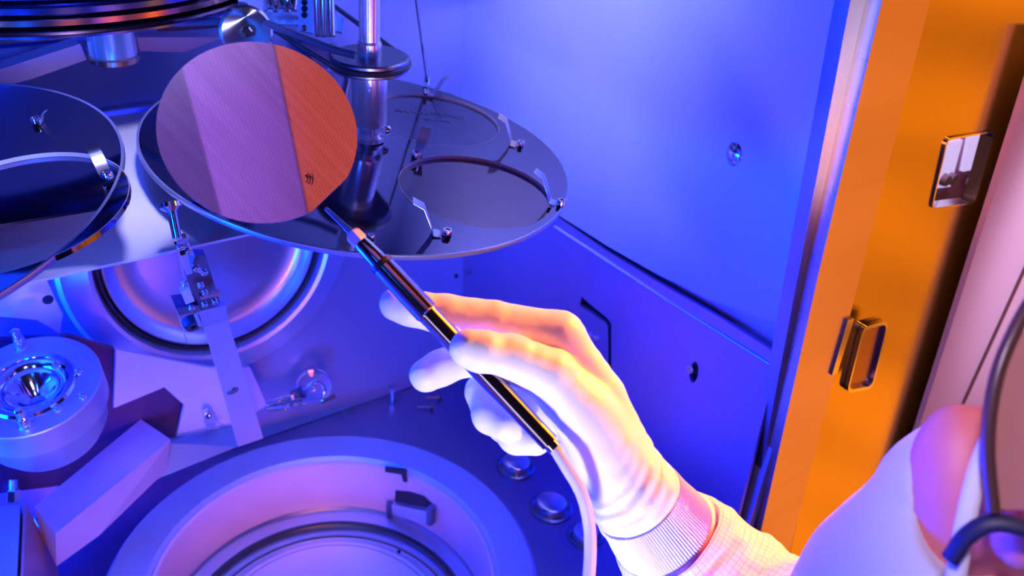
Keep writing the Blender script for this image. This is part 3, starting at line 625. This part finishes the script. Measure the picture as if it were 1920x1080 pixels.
# strut behind the wafer, dark arms down to the spindle
quad_bar('drive_housing', [(560, 72), (660, 100), (668, 190), (640, 150), (590, 118)], .84, .02, mat('plum_housing', (.22, .16, .24), 1, .3), 'dark plum housing plate between the held wafer and the spindle', 'housing')
r_ = root('side_rod', Y_(655, 200, .76), 'slim blue-lit upright rod just left of the spindle collar', 'rod')
bm = bmesh.new(); add_tube(bm, [Y_(650, 100, .76), Y_(652, 210, .76)], .0032, 14); fin(bm, 'shaft', CHROME, r_)
bm = bmesh.new(); add_tube(bm, [Y_(650, 196, .76), Y_(652, 212, .76)], .005, 14); fin(bm, 'end_nut', CHROME, r_, 30)
# thin wire to the far clip
a, b = onplane(800, 158, P1, N1), at(776, -30, .74)
r_ = root('hanging_wire', a, 'thin dark wire dropping from above to the far edge of the middle plate', 'wire')
bm = bmesh.new(); add_tube(bm, [b, a + Vector((0, 0, .004))], .0011, 8); fin(bm, 'strand', DARKSTEEL, r_)
bm = bmesh.new(); add_tube(bm, [a + Vector((0, 0, .008)), a], .003, 10); fin(bm, 'ferrule', CHROME, r_)

# ================================================================== shutter mechanism on a slanted post
YP = .72
_mb, _mt = Y_(470, 835, .735), Y_(325, 405, .535); _mn = Vector((1, 0, 0)).cross((_mt - _mb)).normalized()
if _mn.y > 0: _mn = -_mn
def m_(x, y, Yv=YP): return onplane(x, y, _mb + _mn * (YP - Yv), _mn)
r_ = root('shutter_mechanism', m_(470, 835), 'spindly polished lever mechanism on a flat slanting lilac arm before the round port', 'mechanism')
bm = bmesh.new(); prism(bm, [m_(380, 600), m_(424, 588), m_(494, 822), m_(447, 838)], -_mn * .004); fin(bm, 'arm', mat('pale_satin_bar', (.72, .70, .78), .9, .42), r_, 40, .0006)
bm = bmesh.new(); prism(bm, [m_(372, 584, YP - .004), m_(424, 572, YP - .004), m_(428, 600, YP - .004), m_(382, 614, YP - .004)], -_mn * .004); fin(bm, 'clamp', STEEL, r_, 40, .0006)
bm = bmesh.new(); prism(bm, [m_(366, 480), m_(386, 480), m_(414, 572), m_(372, 584), m_(350, 520)], -_mn * .006); fin(bm, 'dark_bracket', DARKSTEEL, r_, 40, .0006)
bm = bmesh.new(); prism(bm, [m_(330, 578, YP - .006), m_(372, 572, YP - .006), m_(376, 584, YP - .006), m_(336, 592, YP - .006)], -_mn * .012); fin(bm, 'side_tray', DARKSTEEL, r_, 40, .0006)
def strip(x0, y0, x1, y1, w, nm, m=CHROME, Yv=YP - .008, th=.004):
    d = Vector((x1 - x0, y1 - y0)).normalized(); p = Vector((-d.y, d.x)) * w / 2
    bm = bmesh.new(); prism(bm, [m_(x0 + p.x, y0 + p.y, Yv), m_(x1 + p.x, y1 + p.y, Yv), m_(x1 - p.x, y1 - p.y, Yv), m_(x0 - p.x, y0 - p.y, Yv)], -_mn * th); fin(bm, nm, m, r_, 40, .0004)
strip(328, 422, 338, 452, 12, 'upper_link'); strip(345, 478, 356, 514, 12, 'lower_link'); strip(347, 544, 357, 568, 18, 'tab', PLAST)
strip(332, 462, 345, 520, 5, 'side_link'); strip(351, 452, 362, 480, 4, 'side_link'); strip(338, 530, 346, 528, 6, 'side_link'); strip(334, 455, 352, 450, 9, 'cross_link', STEEL); strip(364, 505, 378, 511, 5, 'latch_lever')
strip(331, 580, 352, 645, 2, 'trigger_wire', CHROME, YP - .004, .002); strip(376, 560, 414, 552, 5, 'copper_shim', COPPER)
strip(366, 588, 376, 612, 7, 'lower_post')
bm = bmesh.new(); add_lathe(bm, [(0, .010), (.0035, .011), (.0065, .011), (.0068, .008), (.003, .005), (.0028, -.012), (0, -.012)], frame(m_(325, 412, YP - .006), Uv - Rv * .2), 20); fin(bm, 'knurled_knob', CHROME, r_, 30)
for q in [(375, 532), (383, 546), (382, 568), (401, 562), (346, 530), (352, 468), (366, 500), (381, 508), (337, 460), (358, 574)]: screw(0, m_(*q, YP - .006), _mn, .0024, .003, r_, 'bolt')
bm = bmesh.new(); add_lathe(bm, [(0.0025, .004), (.006, .004), (.007, 0), (.007, -.004), (.0025, -.004), (.0025, .004)], frame(m_(360, 606), _mn), 24); fin(bm, 'rubber_bush', BLACK, r_)
bm = bmesh.new(); add_lathe(bm, [(0, .0008), (.0055, .0008), (.0058, 0), (0, 0)], frame(m_(436, 733, YP - .0002), _mn), 24); fin(bm, 'stamped_ring', DARKSTEEL, r_)

# ================================================================== bright shield behind the block
r_ = root('back_shield', Z_(330, 800, 0), 'pale folded sheet shield with a slanting lower edge beneath the round port', 'shield')
YS = .775
bm = bmesh.new(); prism(bm, [Y_(218, 655, YS), Y_(300, 672, YS), Y_(392, 690, YS), Y_(470, 690, YS), Y_(500, 760, YS), Y_(440, 800, YS), Y_(330, 825, YS), Y_(346, 760, YS), Y_(308, 726, YS), Y_(214, 765, YS)], (0, .004, 0)); fin(bm, 'sheet', mat('pale_sheet', (.80, .78, .84), .75, .45), r_, 40, .0005)
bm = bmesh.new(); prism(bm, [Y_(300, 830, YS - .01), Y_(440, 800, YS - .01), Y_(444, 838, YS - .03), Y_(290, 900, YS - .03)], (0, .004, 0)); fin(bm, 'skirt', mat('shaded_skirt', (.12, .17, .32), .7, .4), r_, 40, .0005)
r_ = root('angle_tab', Y_(395, 800, YS - .012), 'small upright steel tab with a shiny screw on the pale shield', 'tab')
YT = YS - .013
bm = bmesh.new(); prism(bm, [Y_(380, 772, YT), Y_(390, 767, YT), Y_(398, 774, YT), Y_(408, 800, YT), Y_(386, 804, YT)], (0, .002, 0)); fin(bm, 'upright', STEEL, r_, 40, .0003)
screw(0, Y_(389, 778, YT), (0, -1, 0.3), .0035, .004, r_)
bm = bmesh.new(); prism(bm, [Y_(388, 800, YT - .003), Y_(413, 797, YT - .003), Y_(413, 803, YT - .003), Y_(388, 806, YT - .003)], (0, .006, 0)); fin(bm, 'foot', CHROME, r_, 40, .0003)
# panel with the plum shadow put into its colour, at left between the round block and the shield
r_ = quad_bar('shadow_panel', [(-40, 640), (130, 630), (215, 655), (214, 765), (310, 722), (350, 765), (325, 860), (200, 900), (-40, 930)], .79, .006, mat('plum_shade', (.12, .05, .10), .7, .4, .1, 10), 'panel coloured in plum shadow behind the round block and slanted block', 'panel')

# ================================================================== round source block at the left
CB = Z_(56, 722, .25)
def rad_at(px, z): return (Z_(px, 735, z) - CB).length
RB = .0575; KB = RB / .066
r_ = root('round_source_block', (CB.x, CB.y, .08), 'thick round blue-topped block with a funnel hole and two bright studs at the left edge', 'source block')
NB = Vector((-.13, -.16, .98)).normalized(); TB = frame(CB, NB, (1, 0, 0)) @ Matrix.Scale(KB, 4)
bm = bmesh.new(); add_lathe(bm, [(.043, .0), (.047, .001), (.065, .001), (.066, -.0005), (.066, -.030), (.065, -.031), (.0, -.031)], TB, 96); fin(bm, 'flange', mat('matt_cast_steel', (.62, .58, .62), .85, .42, .04, 20), r_, 30)
bm = bmesh.new(); add_lathe(bm, [(.043, .0), (.041, .003), (.036, .002), (.034, -.002), (.0325, .0015), (.029, -.001), (.027, -.004), (.0255, -.004), (.022, -.006), (.012, -.022), (.008, -.026), (0, -.026)], TB, 96); fin(bm, 'funnel', CHROME, r_, 45)
bm = bmesh.new(); add_lathe(bm, [(.058, -.031), (.058, -.06), (.050, -.075), (0, -.075)], TB, 64); fin(bm, 'lower_body', mat('blue_lit_cast', (.5, .5, .6), .85, .42), r_, 30)
def stud(px, py):
    P = onplane(px, py, CB, NB); t = frame(P, NB, (1, 0, 0)) @ Matrix.Scale(KB, 4)
    bm = bmesh.new(); add_lathe(bm, [(0, .026), (.003, .026), (.0045, .0245), (.0045, .018), (.0035, .017), (.0035, .015), (.005, .014), (.0055, .012), (.0055, .004), (.0075, .003), (.0075, .0005), (0, .0005)], t, 20); fin(bm, 'stud', CHROME, r_, 30)
stud(42, 652); stud(50, 800)
for q in [(148, 697), (155, 743), (106, 686), (108, 766), (-6, 700)]:
    P = onplane(*q, CB + NB * .001, NB); bm = bmesh.new(); add_lathe(bm, [(0, .0), (.002, .0), (.0028, .0022), (.0045, .0015), (.005, 0), (0, -.001)], frame(P, NB, (1, 0, 0)) @ Matrix.Scale(KB, 4), 20); fin(bm, 'bolt', CHROME, r_)
# pale machined bracket behind, between block and plate
r_ = quad_bar('rear_bracket', [(-40, 560), (60, 505), (85, 520), (118, 590), (112, 625), (70, 600), (-40, 590)], .78, .02, mat('pale_bracket', (.74, .73, .8), .8, .38), 'pale bracket with a small dark hole below the left mirror plate', 'bracket', .003)
bm = bmesh.new(); add_lathe(bm, [(0, .0006), (.0045, .0006), (.0048, 0), (0, 0)], frame(Y_(90, 562, .78), (0, -1, 0)), 20); fin(bm, 'hole', HOLE, r_)
# fitting at the left
r_ = root('hex_fitting', Z_(25, 935, .05), 'small hexagonal steel fitting below the round block at the left edge', 'fitting')
bm = bmesh.new(); add_lathe(bm, [(0, .012), (.006, .012), (.0065, .011), (.0065, 0), (0, 0)], frame(Z_(25, 940, .07), Uv), 6); fin(bm, 'nut', CHROME, r_, 20)
bm = bmesh.new(); add_lathe(bm, [(0, .022), (.0045, .022), (.0045, .012), (0, .012)], frame(Z_(25, 940, .07), Uv), 20); fin(bm, 'neck', STEEL, r_, 20)
r_ = root('socket_bolt', Z_(78, 992, .03), 'bright bolt in the dark gap between the slanted block and the corner box', 'bolt')
bm = bmesh.new(); add_lathe(bm, [(0, .02), (.003, .02), (.0045, .018), (.0045, .010), (.006, .009), (.006, 0), (0, 0)], frame(Z_(84, 1002, .04), Uv - .5 * Rv), 20); fin(bm, 'head', CHROME, r_, 30)

# ================================================================== slanted block
ZB = .115
a, b, c, d = Z_(264, 786, ZB), Z_(320, 824, ZB), Z_(104, 1001, ZB), Z_(64, 951, ZB)
hgt = .045
r_ = root('slanted_shield_block', (b.x, b.y, .03), 'long rectangular block with blue-lit top and pink-lit front lying across the left of the ring', 'block')
bm = bmesh.new()
V = [bm.verts.new(p) for p in (a, b, c, d)]
lo_b = at(312, 882, (b - Vector(CC)).dot(Vector(CF)) * 1.02); lo_m = at(186, 1004, (c - Vector(CC)).dot(Vector(CF)) * 1.06); lo_c = at(106, 1062, (c - Vector(CC)).dot(Vector(CF)) * 1.04)
lo_a = a + Vector((0, 0, -.03)); lo_d = d + Vector((0, 0, -.04))
W = [bm.verts.new(p) for p in (lo_a, lo_b, lo_m, lo_c, lo_d)]
bm.faces.new(V); bm.faces.new((V[1], V[0], W[0], W[1])); bm.faces.new((V[2], V[1], W[1], W[2], W[3])); bm.faces.new((V[3], V[2], W[3], W[4])); bm.faces.new((V[0], V[3], W[4], W[0])); bm.faces.new(W[::-1])
fin(bm, 'body', mat('pink_tinted_block', (.60, .46, .52), .6, .5, .05, 18, .06, 300), r_, 20, .0022, 3)  # pink of the front light mixed into the whole block's colour
# corner box at the bottom left
r_ = root('corner_box', Z_(30, 1060, .0), 'tall box with a blue-lit face and plum-lit side in the bottom left corner', 'box')
zb = .13
A, B_, C_ = Z_(38, 946, zb), Z_(-80, 958, zb), Z_(-80, 1200, zb)
bm = bmesh.new(); dn = Vector((0, 0, -.12)); e = Z_(26, 1200, zb)
prism(bm, [A, B_, C_, e], dn); fin(bm, 'casing', mat('box_blue_lit', (.45, .45, .55), .8, .45), r_, 30, .0012)  # blue and plum light put into the casing and flap colours
bm = bmesh.new(); f0 = A + Vector((.0025, 0, -.001)); prism(bm, [f0, f0 + (e - A) * 1.0, Z_(120, 1200, .02), Z_(104, 1060, .03), Z_(60, 985, .06)], (.002, 0, -.001)); fin(bm, 'side_flap', mat('box_plum_lit', (.55, .38, .45), .8, .45), r_, 30)
# ================================================================== lamp with glass bulb and wires
def l_(x, y, Yv=.785): return Y_(x, y, Yv)
r_ = root('halogen_lamp', Z_(570, 790, 0), 'clear glass lamp bulb with a bundle of bright wires on the floor behind the ring', 'lamp')
bm = bmesh.new(); bmesh.ops.create_uvsphere(bm, u_segments=28, v_segments=18, radius=.0205, matrix=Matrix.Translation(l_(588, 724))); fin(bm, 'bulb', GLASS, r_)
bm = bmesh.new(); add_tube(bm, spline([l_(574, 735), l_(583, 722), l_(592, 716), l_(600, 726), l_(596, 738)], 5), .0014, 8); fin(bm, 'filament', CHROME, r_)
for k in range(5):
    y0 = 750 + 5 * k; pts = [l_(499, y0 + 2, .780 + .003 * (k % 3)), l_(520 + 4 * k, y0 - 3), l_(545, y0 - 7), l_(572, y0 - 16 + 3 * k)]
    bm = bmesh.new(); add_tube(bm, spline(pts, 6), .0015, 8); fin(bm, 'lead_wire', CHROME, r_)
bm = bmesh.new(); add_tube(bm, [l_(548, 742), l_(574, 732)], .006, 14); fin(bm, 'socket', DARKSTEEL, r_, 30)
bm = bmesh.new(); prism(bm, [l_(600, 752), l_(628, 741), l_(630, 746), l_(603, 758)], (0, .003, 0)); fin(bm, 'base_strip', COPPER, r_, 30)

#%%HAND%%
# ================================================================== smooth bodies grown from rounded bones (surface nets)
def surface_nets(f, lo, hi, h):
    lo = np.array(lo, np.float32); n = np.ceil((np.array(hi) - lo) / h).astype(int) + 1
    ax = [lo[i] + h * np.arange(n[i], dtype=np.float32) for i in range(3)]
    G = np.stack(np.meshgrid(*ax, indexing='ij'), -1).reshape(-1, 3)
    V = np.concatenate([f(G[i:i + 400000]) for i in range(0, len(G), 400000)]).reshape(n).astype(np.float32)
    s = V < 0; c = np.zeros(n - 1, int)
    for dx in (0, 1):
        for dy in (0, 1):
            for dz in (0, 1): c += s[dx:n[0] - 1 + dx, dy:n[1] - 1 + dy, dz:n[2] - 1 + dz]
    act = (c > 0) & (c < 8); cells = np.argwhere(act); idx = -np.ones(n - 1, int); idx[act] = np.arange(len(cells))
    acc = np.zeros((len(cells), 3)); cnt = np.zeros(len(cells))
    cor = [(a, b, d) for a in (0, 1) for b in (0, 1) for d in (0, 1)]
    for i, p in enumerate(cor):
        for q in cor[i + 1:]:
            if sum(abs(a - b) for a, b in zip(p, q)) != 1: continue
            va = V[tuple((cells + p).T)]; vb = V[tuple((cells + q).T)]; m = (va < 0) != (vb < 0)
            t = np.where(m, va / np.where(m, va - vb, 1), 0)[:, None]
            acc += m[:, None] * (cells + np.array(p) + t * (np.array(q) - np.array(p))); cnt += m
    P = lo + h * acc / cnt[:, None]; faces = []
    for a in range(3):
        b, d = (a + 1) % 3, (a + 2) % 3
        sl0 = [slice(1, n[k] - 1) for k in range(3)]; sl0[a] = slice(0, n[a] - 1); sl1 = list(sl0); sl1[a] = slice(1, n[a])
        A, B = s[tuple(sl0)], s[tuple(sl1)]; e = np.argwhere(A != B)
        if not len(e): continue
        off = np.array([1, 1, 1]); off[a] = 0; e2 = e + off
        fl = A[tuple(e.T)]
        def cell(db, dd):
            q = e2.copy(); q[:, b] -= db; q[:, d] -= dd; return idx[tuple(q.T)]
        Q = np.stack([cell(1, 1), cell(0, 1), cell(0, 0), cell(1, 0)], 1)
        Q[~fl] = Q[~fl][:, ::-1]; faces.append(Q)
    return P, np.concatenate(faces)
def cap(p, a, b, ra, rb):
    a = np.array(a, np.float32); b = np.array(b, np.float32); ab = b - a; pa = p - a
    t = np.clip(pa @ ab / max(1e-12, ab @ ab), 0, 1); return np.sqrt(((pa - t[:, None] * ab) ** 2).sum(1)) - (ra + (rb - ra) * t)
def smin(a, b, k):
    h = np.clip(.5 + .5 * (b - a) / k, 0, 1); return b + (a - b) * h - k * h * (1 - h)
def chain(p, J, k=.003):
    d = None
    for (a, b) in zip(J, J[1:]):
        c = cap(p, a[0], b[0], a[1], b[1]); d = c if d is None else smin(d, c, k)
    return d
def ell(p, c, r, axes=None):
    q = p - np.array(c, np.float32)
    if axes is not None: q = q @ np.array(axes, np.float32).T
    r = np.array(r, np.float32); k0 = np.sqrt(((q / r) ** 2).sum(1)); k1 = np.sqrt(((q / r ** 2) ** 2).sum(1)) + 1e-9
    return k0 * (k0 - 1) / k1
def sdf_obj(name, f, lo, hi, h, m, parent=None, disp=None):
    P, Fc = surface_nets(f, lo, hi, h)
    e = 0.0005
    for _ in range(2):   # settle the points on the surface
        P32 = P.astype(np.float32); v = f(P32); g = np.stack([(f(P32 + np.eye(3, dtype=np.float32)[i] * e) - v) / e for i in range(3)], 1)
        P = P - (np.clip(v, -h, h) / np.maximum((g ** 2).sum(1), .3))[:, None] * g
    if disp is not None:
        nrm = g / np.maximum(np.linalg.norm(g, axis=1), 1e-6)[:, None]; P = P + nrm * disp(P)[:, None]
    me = bpy.data.meshes.new(name); me.from_pydata(P.tolist(), [], Fc.tolist()); me.update()
    me.polygons.foreach_set('use_smooth', [True] * len(me.polygons)); return link(name, me, m, parent)
def J(x, y, d, rmm): return (tuple(at(x, y, d)), rmm / 1000)

# ================================================================== the wafer on the wand
WC = Vector((0.165, 0.442, 0.562)); WN = Vector((-0.284, -0.988, 1)).normalized()
wafer_obj(WC, WN, .0525, WAFER, 'large patterned purple and copper coloured wafer held up on the vacuum wand', .0007, flat=((lambda v: tuple(v.xy.normalized()))(frame(WC, WN, (1, 0, 0)).inverted() @ onplane(640, 385, WC, WN))))
wo = bpy.data.objects['silicon_wafer.003']; bm = bmesh.new()
for rr_, a0, a1 in ((.0022, -60, 70), (.0036, -50, 60), (.0050, -35, 40)):
    cpt = onplane(570, 335, WC + WN * .0001, WN); add_tube(bm, [cpt + (Vector(CR) * math.cos(math.radians(a)) + Vector(CU) * math.sin(math.radians(a))) * rr_ for a in range(a0, a1 + 1, 10)], .00028, 5)
fin(bm, 'etched_mark', INK, wo)
r_ = root('vacuum_wand', at(860, 650, .468), 'slim dark metal vacuum pen held by the gloved hand, its tip under the wafer', 'vacuum wand')
wA, wB = at(672, 450, .472), at(1032, 832, .466); wd = (wB - wA); WL = wd.length; wd.normalize()
FW = frame(wA, wd)
WANDM = mat('polished_gunmetal', (.42, .38, .40), 1, .13)
def wl(px, py): return (at(px, py, .469) - wA).dot(wd)
s0, s1, s2, s3 = wl(676, 452), wl(715, 492), wl(800, 585), wl(1030, 830)
bm = bmesh.new(); add_lathe(bm, [(0, s0 - .002), (.0040, s0), (.0046, s0 + .002), (.0052, s1 - .003), (.0052, s1 - .001)], FW, 40); fin(bm, 'nose_barrel', WANDM, r_, 30)
bm = bmesh.new(); add_lathe(bm, [(.0050, s1 - .001), (.0064, s1 - .001), (.0066, s1), (.0066, s1 + .0018), (.0050, s1 + .0018)], FW, 40); fin(bm, 'joint_ring', BLACK, r_, 30)
bm = bmesh.new(); add_lathe(bm, [(.0050, s1 + .0018), (.0064, s1 + .0022), (.0066, s2), (.0060, s2 + .0006), (.0058, s2 + .002), (.0058, (s2 + s3) / 2), (.0050, s3), (0, s3)], FW, 48); fin(bm, 'barrel', WANDM, r_, 30)
bm = bmesh.new(); add_lathe(bm, [(0, s0 - .0075), (.0032, s0 - .0075), (.0046, s0 - .006), (.0048, s0 - .001), (.0038, s0 + .0006), (0, s0 + .0006)], FW, 6); fin(bm, 'hex_nozzle', PLAST, r_, 20, .0003)
tp = wA + wd * (s0 - .006); tip = onplane(612, 392, WC - WN * .002, WN)
bm = bmesh.new(); add_tube(bm, [tp, tp.lerp(tip, .35), tip], [.0022, .0015, .0012], 14); fin(bm, 'suction_tube', CHROME, r_)
bm = bmesh.new(); T_ = frame(onplane(572, 352, WC - WN * .0012, WN), WN); add_lathe(bm, [(0, 0), (.009, 0), (.009, -.0012), (.003, -.002), (0, -.002)], T_, 32); fin(bm, 'suction_pad', PLAST, r_)
bm = bmesh.new(); add_lathe(bm, [(0, s3 - .0005), (.0040, s3 - .0005), (.0040, s3 + .0035), (.0030, s3 + .0040), (.0032, s3 + .006), (.0024, s3 + .0065), (0, s3 + .0065)], FW, 32); fin(bm, 'hose_barb', CHROME, r_, 30)
tb = spline([wA + wd * (s3 + .004), at(1062, 876, .463), at(1092, 930, .460), at(1106, 1000, .458), at(1103, 1090, .452), at(1085, 1200, .440)], 10)
o = tag((lambda b: (add_tube(b, tb, .0033, 20), fin(b, 'air_tube', TUBEM))[1])(bmesh.new()), 'pale translucent air tube curving down from the back of the vacuum pen', 'tube')

# ================================================================== the person
per = None
hand = dict(
 wrist=J(1205, 945, .498, 25),
 index=[J(1048, 632, .500, 13.5), J(925, 607, .4955, 12.2), J(835, 590, .491, 11.0), J(768, 577, .4885, 9.6), J(742, 571, .488, 8.6)],
 middle=[J(1062, 700, .518, 12.5), J(930, 672, .508, 11.0), J(868, 672, .501, 10.0), J(826, 690, .494, 9.6), J(800, 704, .490, 8.9)],
 ring=[J(1075, 765, .530, 12.0), J(955, 700, .520, 10.5), J(908, 735, .508, 10.3), J(920, 778, .496, 9.8), J(950, 798, .488, 8.6)],
 pinky=[J(1092, 835, .532, 11.5), J(985, 765, .524, 9.8), J(945, 795, .512, 9.5), J(968, 820, .499, 9.0), J(1006, 826, .491, 8.0)],
 thumb=[J(1110, 800, .489, 16.5), J(1030, 705, .480, 14.0), J(960, 672, .474, 12.5), J(905, 660, .4675, 11.0), J(878, 652, .4655, 9.6)])
meta = [[J(1195, 925, .502, 20), J(1120, 745, .506, 15.5), J(1048, 632, .500, 13.5)], [J(1195, 930, .510, 20), J(1130, 790, .520, 15), J(1062, 700, .518, 12.5)],
        [J(1190, 940, .512, 20), J(1120, 830, .526, 15), J(1075, 765, .530, 12)], [J(1185, 950, .508, 21), J(1128, 890, .520, 18), J(1092, 835, .532, 11.5)],
        [J(1185, 925, .495, 22), J(1130, 840, .492, 19), J(1095, 775, .488, 15)], [J(1095, 850, .515, 13), J(1075, 740, .505, 10), J(1045, 670, .500, 10)]]
ax_w = (at(1262, 1018, .512) - at(1205, 945, .498)).normalized()
hemc = at(1208, 952, .4985)
wr_end = J(1250, 1003, .509, 29)
def hand_f(p):
    palm = chain(p, [hand['wrist'], wr_end], .004)
    for m in meta: palm = smin(palm, chain(p, m), .007)
    d = None
    for k in ('index', 'middle', 'ring', 'pinky', 'thumb'):
        c = smin(palm, chain(p, hand[k], .0025), .006); d = c if d is None else np.minimum(d, c)
    return d
HX = np.array(hemc, np.float32); AW = np.array(ax_w, np.float32)
def glove_f(p):
    d = hand_f(p) - .0004
    t = (p - HX) @ AW
    return np.maximum(d, t - .0045)
def vnoise(P, s, off=0.0):
    return np.array([mnoise.noise(Vector((p[0] * s[0] + off, p[1] * s[1], p[2] * s[2]))) for p in P])
def glove_disp(P):
    t = (P - HX) @ AW                                  # distance past the wrist along the forearm
    u = (P - HX) @ np.array(CR); v = (P - HX) @ np.array(CU)
    m1 = np.exp(-((t + .018) / .016) ** 2)             # folds gathered at the wrist
    n1 = vnoise(P, (45, 45, 45)); n2 = vnoise(P, (160, 160, 160), 5)
    diag = np.sin((t * 1.0 + .35 * u + .0035 * n1) * 2 * PI / .0085)
    cr = vnoise(np.stack([u * 1.0, v * .25, t * 3.2], 1), (90, 90, 90), 9)
    return .0011 * m1 * diag * (.4 + .6 * n1) + .0006 * n1 + .00022 * n2 + .0005 * cr * (.35 + m1) + .0005 * np.exp(-((t - .002) / .0016) ** 2)
hp = [j[0] for k in ('index', 'middle', 'ring', 'pinky', 'thumb') for j in hand[k]] + [wr_end[0], hand['wrist'][0]]
glo = np.min(np.array(hp), 0) - .032; ghi = np.max(np.array(hp), 0) + .032

# the body under the clothes: head, neck, shoulder and arm in one skin
arm = [J(1205, 945, .500, 21), J(1300, 1050, .508, 26), J(1440, 1210, .49, 33), J(1620, 1330, .45, 38), J(1900, 1420, .40, 50), J(2150, 1350, .40, 58)]
fc = at(2120, 920, .365)
AX = [CR, CU, -CF]
def body_f(p):
    d = chain(p, arm, .01)
    d = smin(d, ell(p, fc, (.058, .075, .050), AX), .01)
    d = smin(d, cap(p, at(2080, 1120, .37), at(2150, 1350, .40), .038, .05), .02)
    d = smin(d, ell(p, at(1800, 935, .372), (.022, .040, .020), AX), .014)    # cheek and jaw turned to the hood opening
    d = smin(d, ell(p, at(1905, 1010, .335), (.008, .011, .012), AX), .008)    # nose under the mask
    return d
def bounds(pts, m): a = np.array([tuple(q) for q in pts]); return a.min(0) - m, a.max(0) + m
lo_, hi_ = bounds([j[0] for j in arm] + [fc], .095)
per = sdf_obj('person', body_f, lo_, hi_, .0045, SKIN)
tag(per, 'person in a white hood and coverall reaching a gloved hand into the chamber', 'person')
glove = sdf_obj('glove', glove_f, glo, ghi, .00135, GLOVE, per, glove_disp)

def cloth_tube(name, J_, m, n=96, seg=10, wr=None, uvs=1.0, parent=None, cap_=True):
    pts = spline([j[0] for j in J_], seg); rs = np.interp(np.linspace(0, len(J_) - 1, len(pts)), range(len(J_)), [j[1] for j in J_])
    bm = bmesh.new(); uvl = bm.loops.layers.uv.new('UVMap'); a = basis((pts[1] - pts[0]))[0]; rings = []; L_ = 0; Ls = []
    for i, p in enumerate(pts):
        t = (pts[min(i + 1, len(pts) - 1)] - pts[max(i - 1, 0)]).normalized(); a = (a - t * a.dot(t)).normalized(); b = t.cross(a)
        if i: L_ += (p - pts[i - 1]).length
        Ls.append(L_); row = []
        for k in range(n):
            th = 2 * PI * k / n; dr = a * math.cos(th) + b * math.sin(th); r = rs[i]
            q = p + dr * r
            if wr: r += wr(q, L_, th)
            row.append(bm.verts.new(p + dr * r))
        rings.append(row)
    for i in range(len(rings) - 1):
        for k in range(n):
            f = bm.faces.new((rings[i][k], rings[i][(k + 1) % n], rings[i + 1][(k + 1) % n], rings[i + 1][k]))
            R_ = float(np.mean([j[1] for j in J_])) * 2 * PI
            for lp, (u, v) in zip(f.loops, ((k, Ls[i]), (k + 1, Ls[i]), (k + 1, Ls[i + 1]), (k, Ls[i + 1]))): lp[uvl].uv = (u / n * R_, v)
    if cap_: bm.faces.new(rings[0][::-1]); bm.faces.new(rings[-1])
    return fin(bm, name, m, parent, 0) if False else fin(bm, name, m, parent, 80)
def knit_wr(q, L_, th): return .0004 * math.sin(th * 110) + .0008 * mnoise.noise(q * 40)
KNIT = mat('ribbed_knit_cuff', (.66, .65, .72), 0, .85, 0, 30, .2, 1200)
cuff_J = [(tuple(hemc - ax_w * .006), .0262), (tuple(hemc + ax_w * .004), .0272), (tuple(hemc + ax_w * .014), .0290), (tuple(hemc + ax_w * .026), .0300)]
cloth_tube('knit_cuff', cuff_J, KNIT, 440, 4, knit_wr, parent=per)
def sl_wr(q, L_, th):
    e = min(1, L_ / .012)
    return e * (.0045 * mnoise.noise(Vector((q.x * 26, q.y * 26, q.z * 26))) + .0030 * mnoise.noise(Vector((L_ * 75 + th * .8, th * 1.2, 3))) + .0013 * mnoise.noise(q * 110))
c3 = hemc + ax_w * .022
sl_J = [(tuple(c3), .0302), (tuple(hemc + ax_w * .030), .0345), (tuple(at(1300, 1065, .512)), .0385), J(1385, 1145, .505, 43), J(1480, 1200, .485, 46), J(1600, 1240, .455, 52), J(1760, 1290, .42, 62), J(2000, 1330, .40, 72)]
cloth_tube('coverall_sleeve', sl_J, GRID, 160, 22, sl_wr, parent=per)

hood_out = [J(1810, 945, .385, 37), J(1740, 1180, .40, 58)]
def hood_f(p):
    d = chain(p, hood_out, .01)
    d = smin(d, ell(p, at(2160, 880, .390), (.064, .080, .062), AX), .015)
    d = smin(d, chain(p, [J(1740, 1180, .40, 58), J(2100, 1300, .40, 75)], .01), .02)
    cav = ell(p, at(1850, 940, .345), (.0285, .037, .030), AX)
    cav = smin(cav, ell(p, at(2110, 915, .330), (.050, .066, .050), AX), .01)
    return np.maximum(d, -cav)
def hood_disp(P): return .0014 * vnoise(P, (28, 28, 28)) + .0005 * vnoise(P, (90, 60, 90), 3)
lo_, hi_ = bounds([at(1740, 1180, .40), at(2100, 1300, .40), at(2040, 900, .385)], .10)
sdf_obj('hood', hood_f, lo_, hi_, .0035, CLOTH, per, hood_disp)
gog = bpy.data.meshes.new('x')
bm = bmesh.new(); add_tube(bm, spline([at(1780, 1050, .322), at(1815, 1003, .318), at(1870, 980, .314), at(1960, 1000, .31), at(2080, 1020, .31)], 8), .0034, 16, flat=.6); gg = fin(bm, 'goggles', FRAMEM, per)
bm = bmesh.new(); add_tube(bm, spline([at(1960, 520, .322), at(1905, 615, .318), at(1868, 710, .316), at(1852, 830, .315), at(1862, 960, .314)], 8), [.0025] * 33, 12); fin(bm, 'frame', mat('brown_frame', (.10, .04, .03), 0, .3), gg)
bm = bmesh.new(); prism(bm, spline([at(1915, 620, .317), at(1878, 710, .315), at(1862, 830, .314), at(1872, 955, .313)], 5) + [at(2050, 960, .30), at(2050, 640, .31)], Vector(CF) * .0015); fin(bm, 'lens', LENS, gg, 30)
bm = bmesh.new(); add_tube(bm, spline([at(1868, 800, .328), at(1835, 880, .328), at(1808, 990, .326), at(1790, 1100, .325)], 8), [.0035] * 25, 12, flat=.7); fin(bm, 'mask_edge', CLOTH, per)
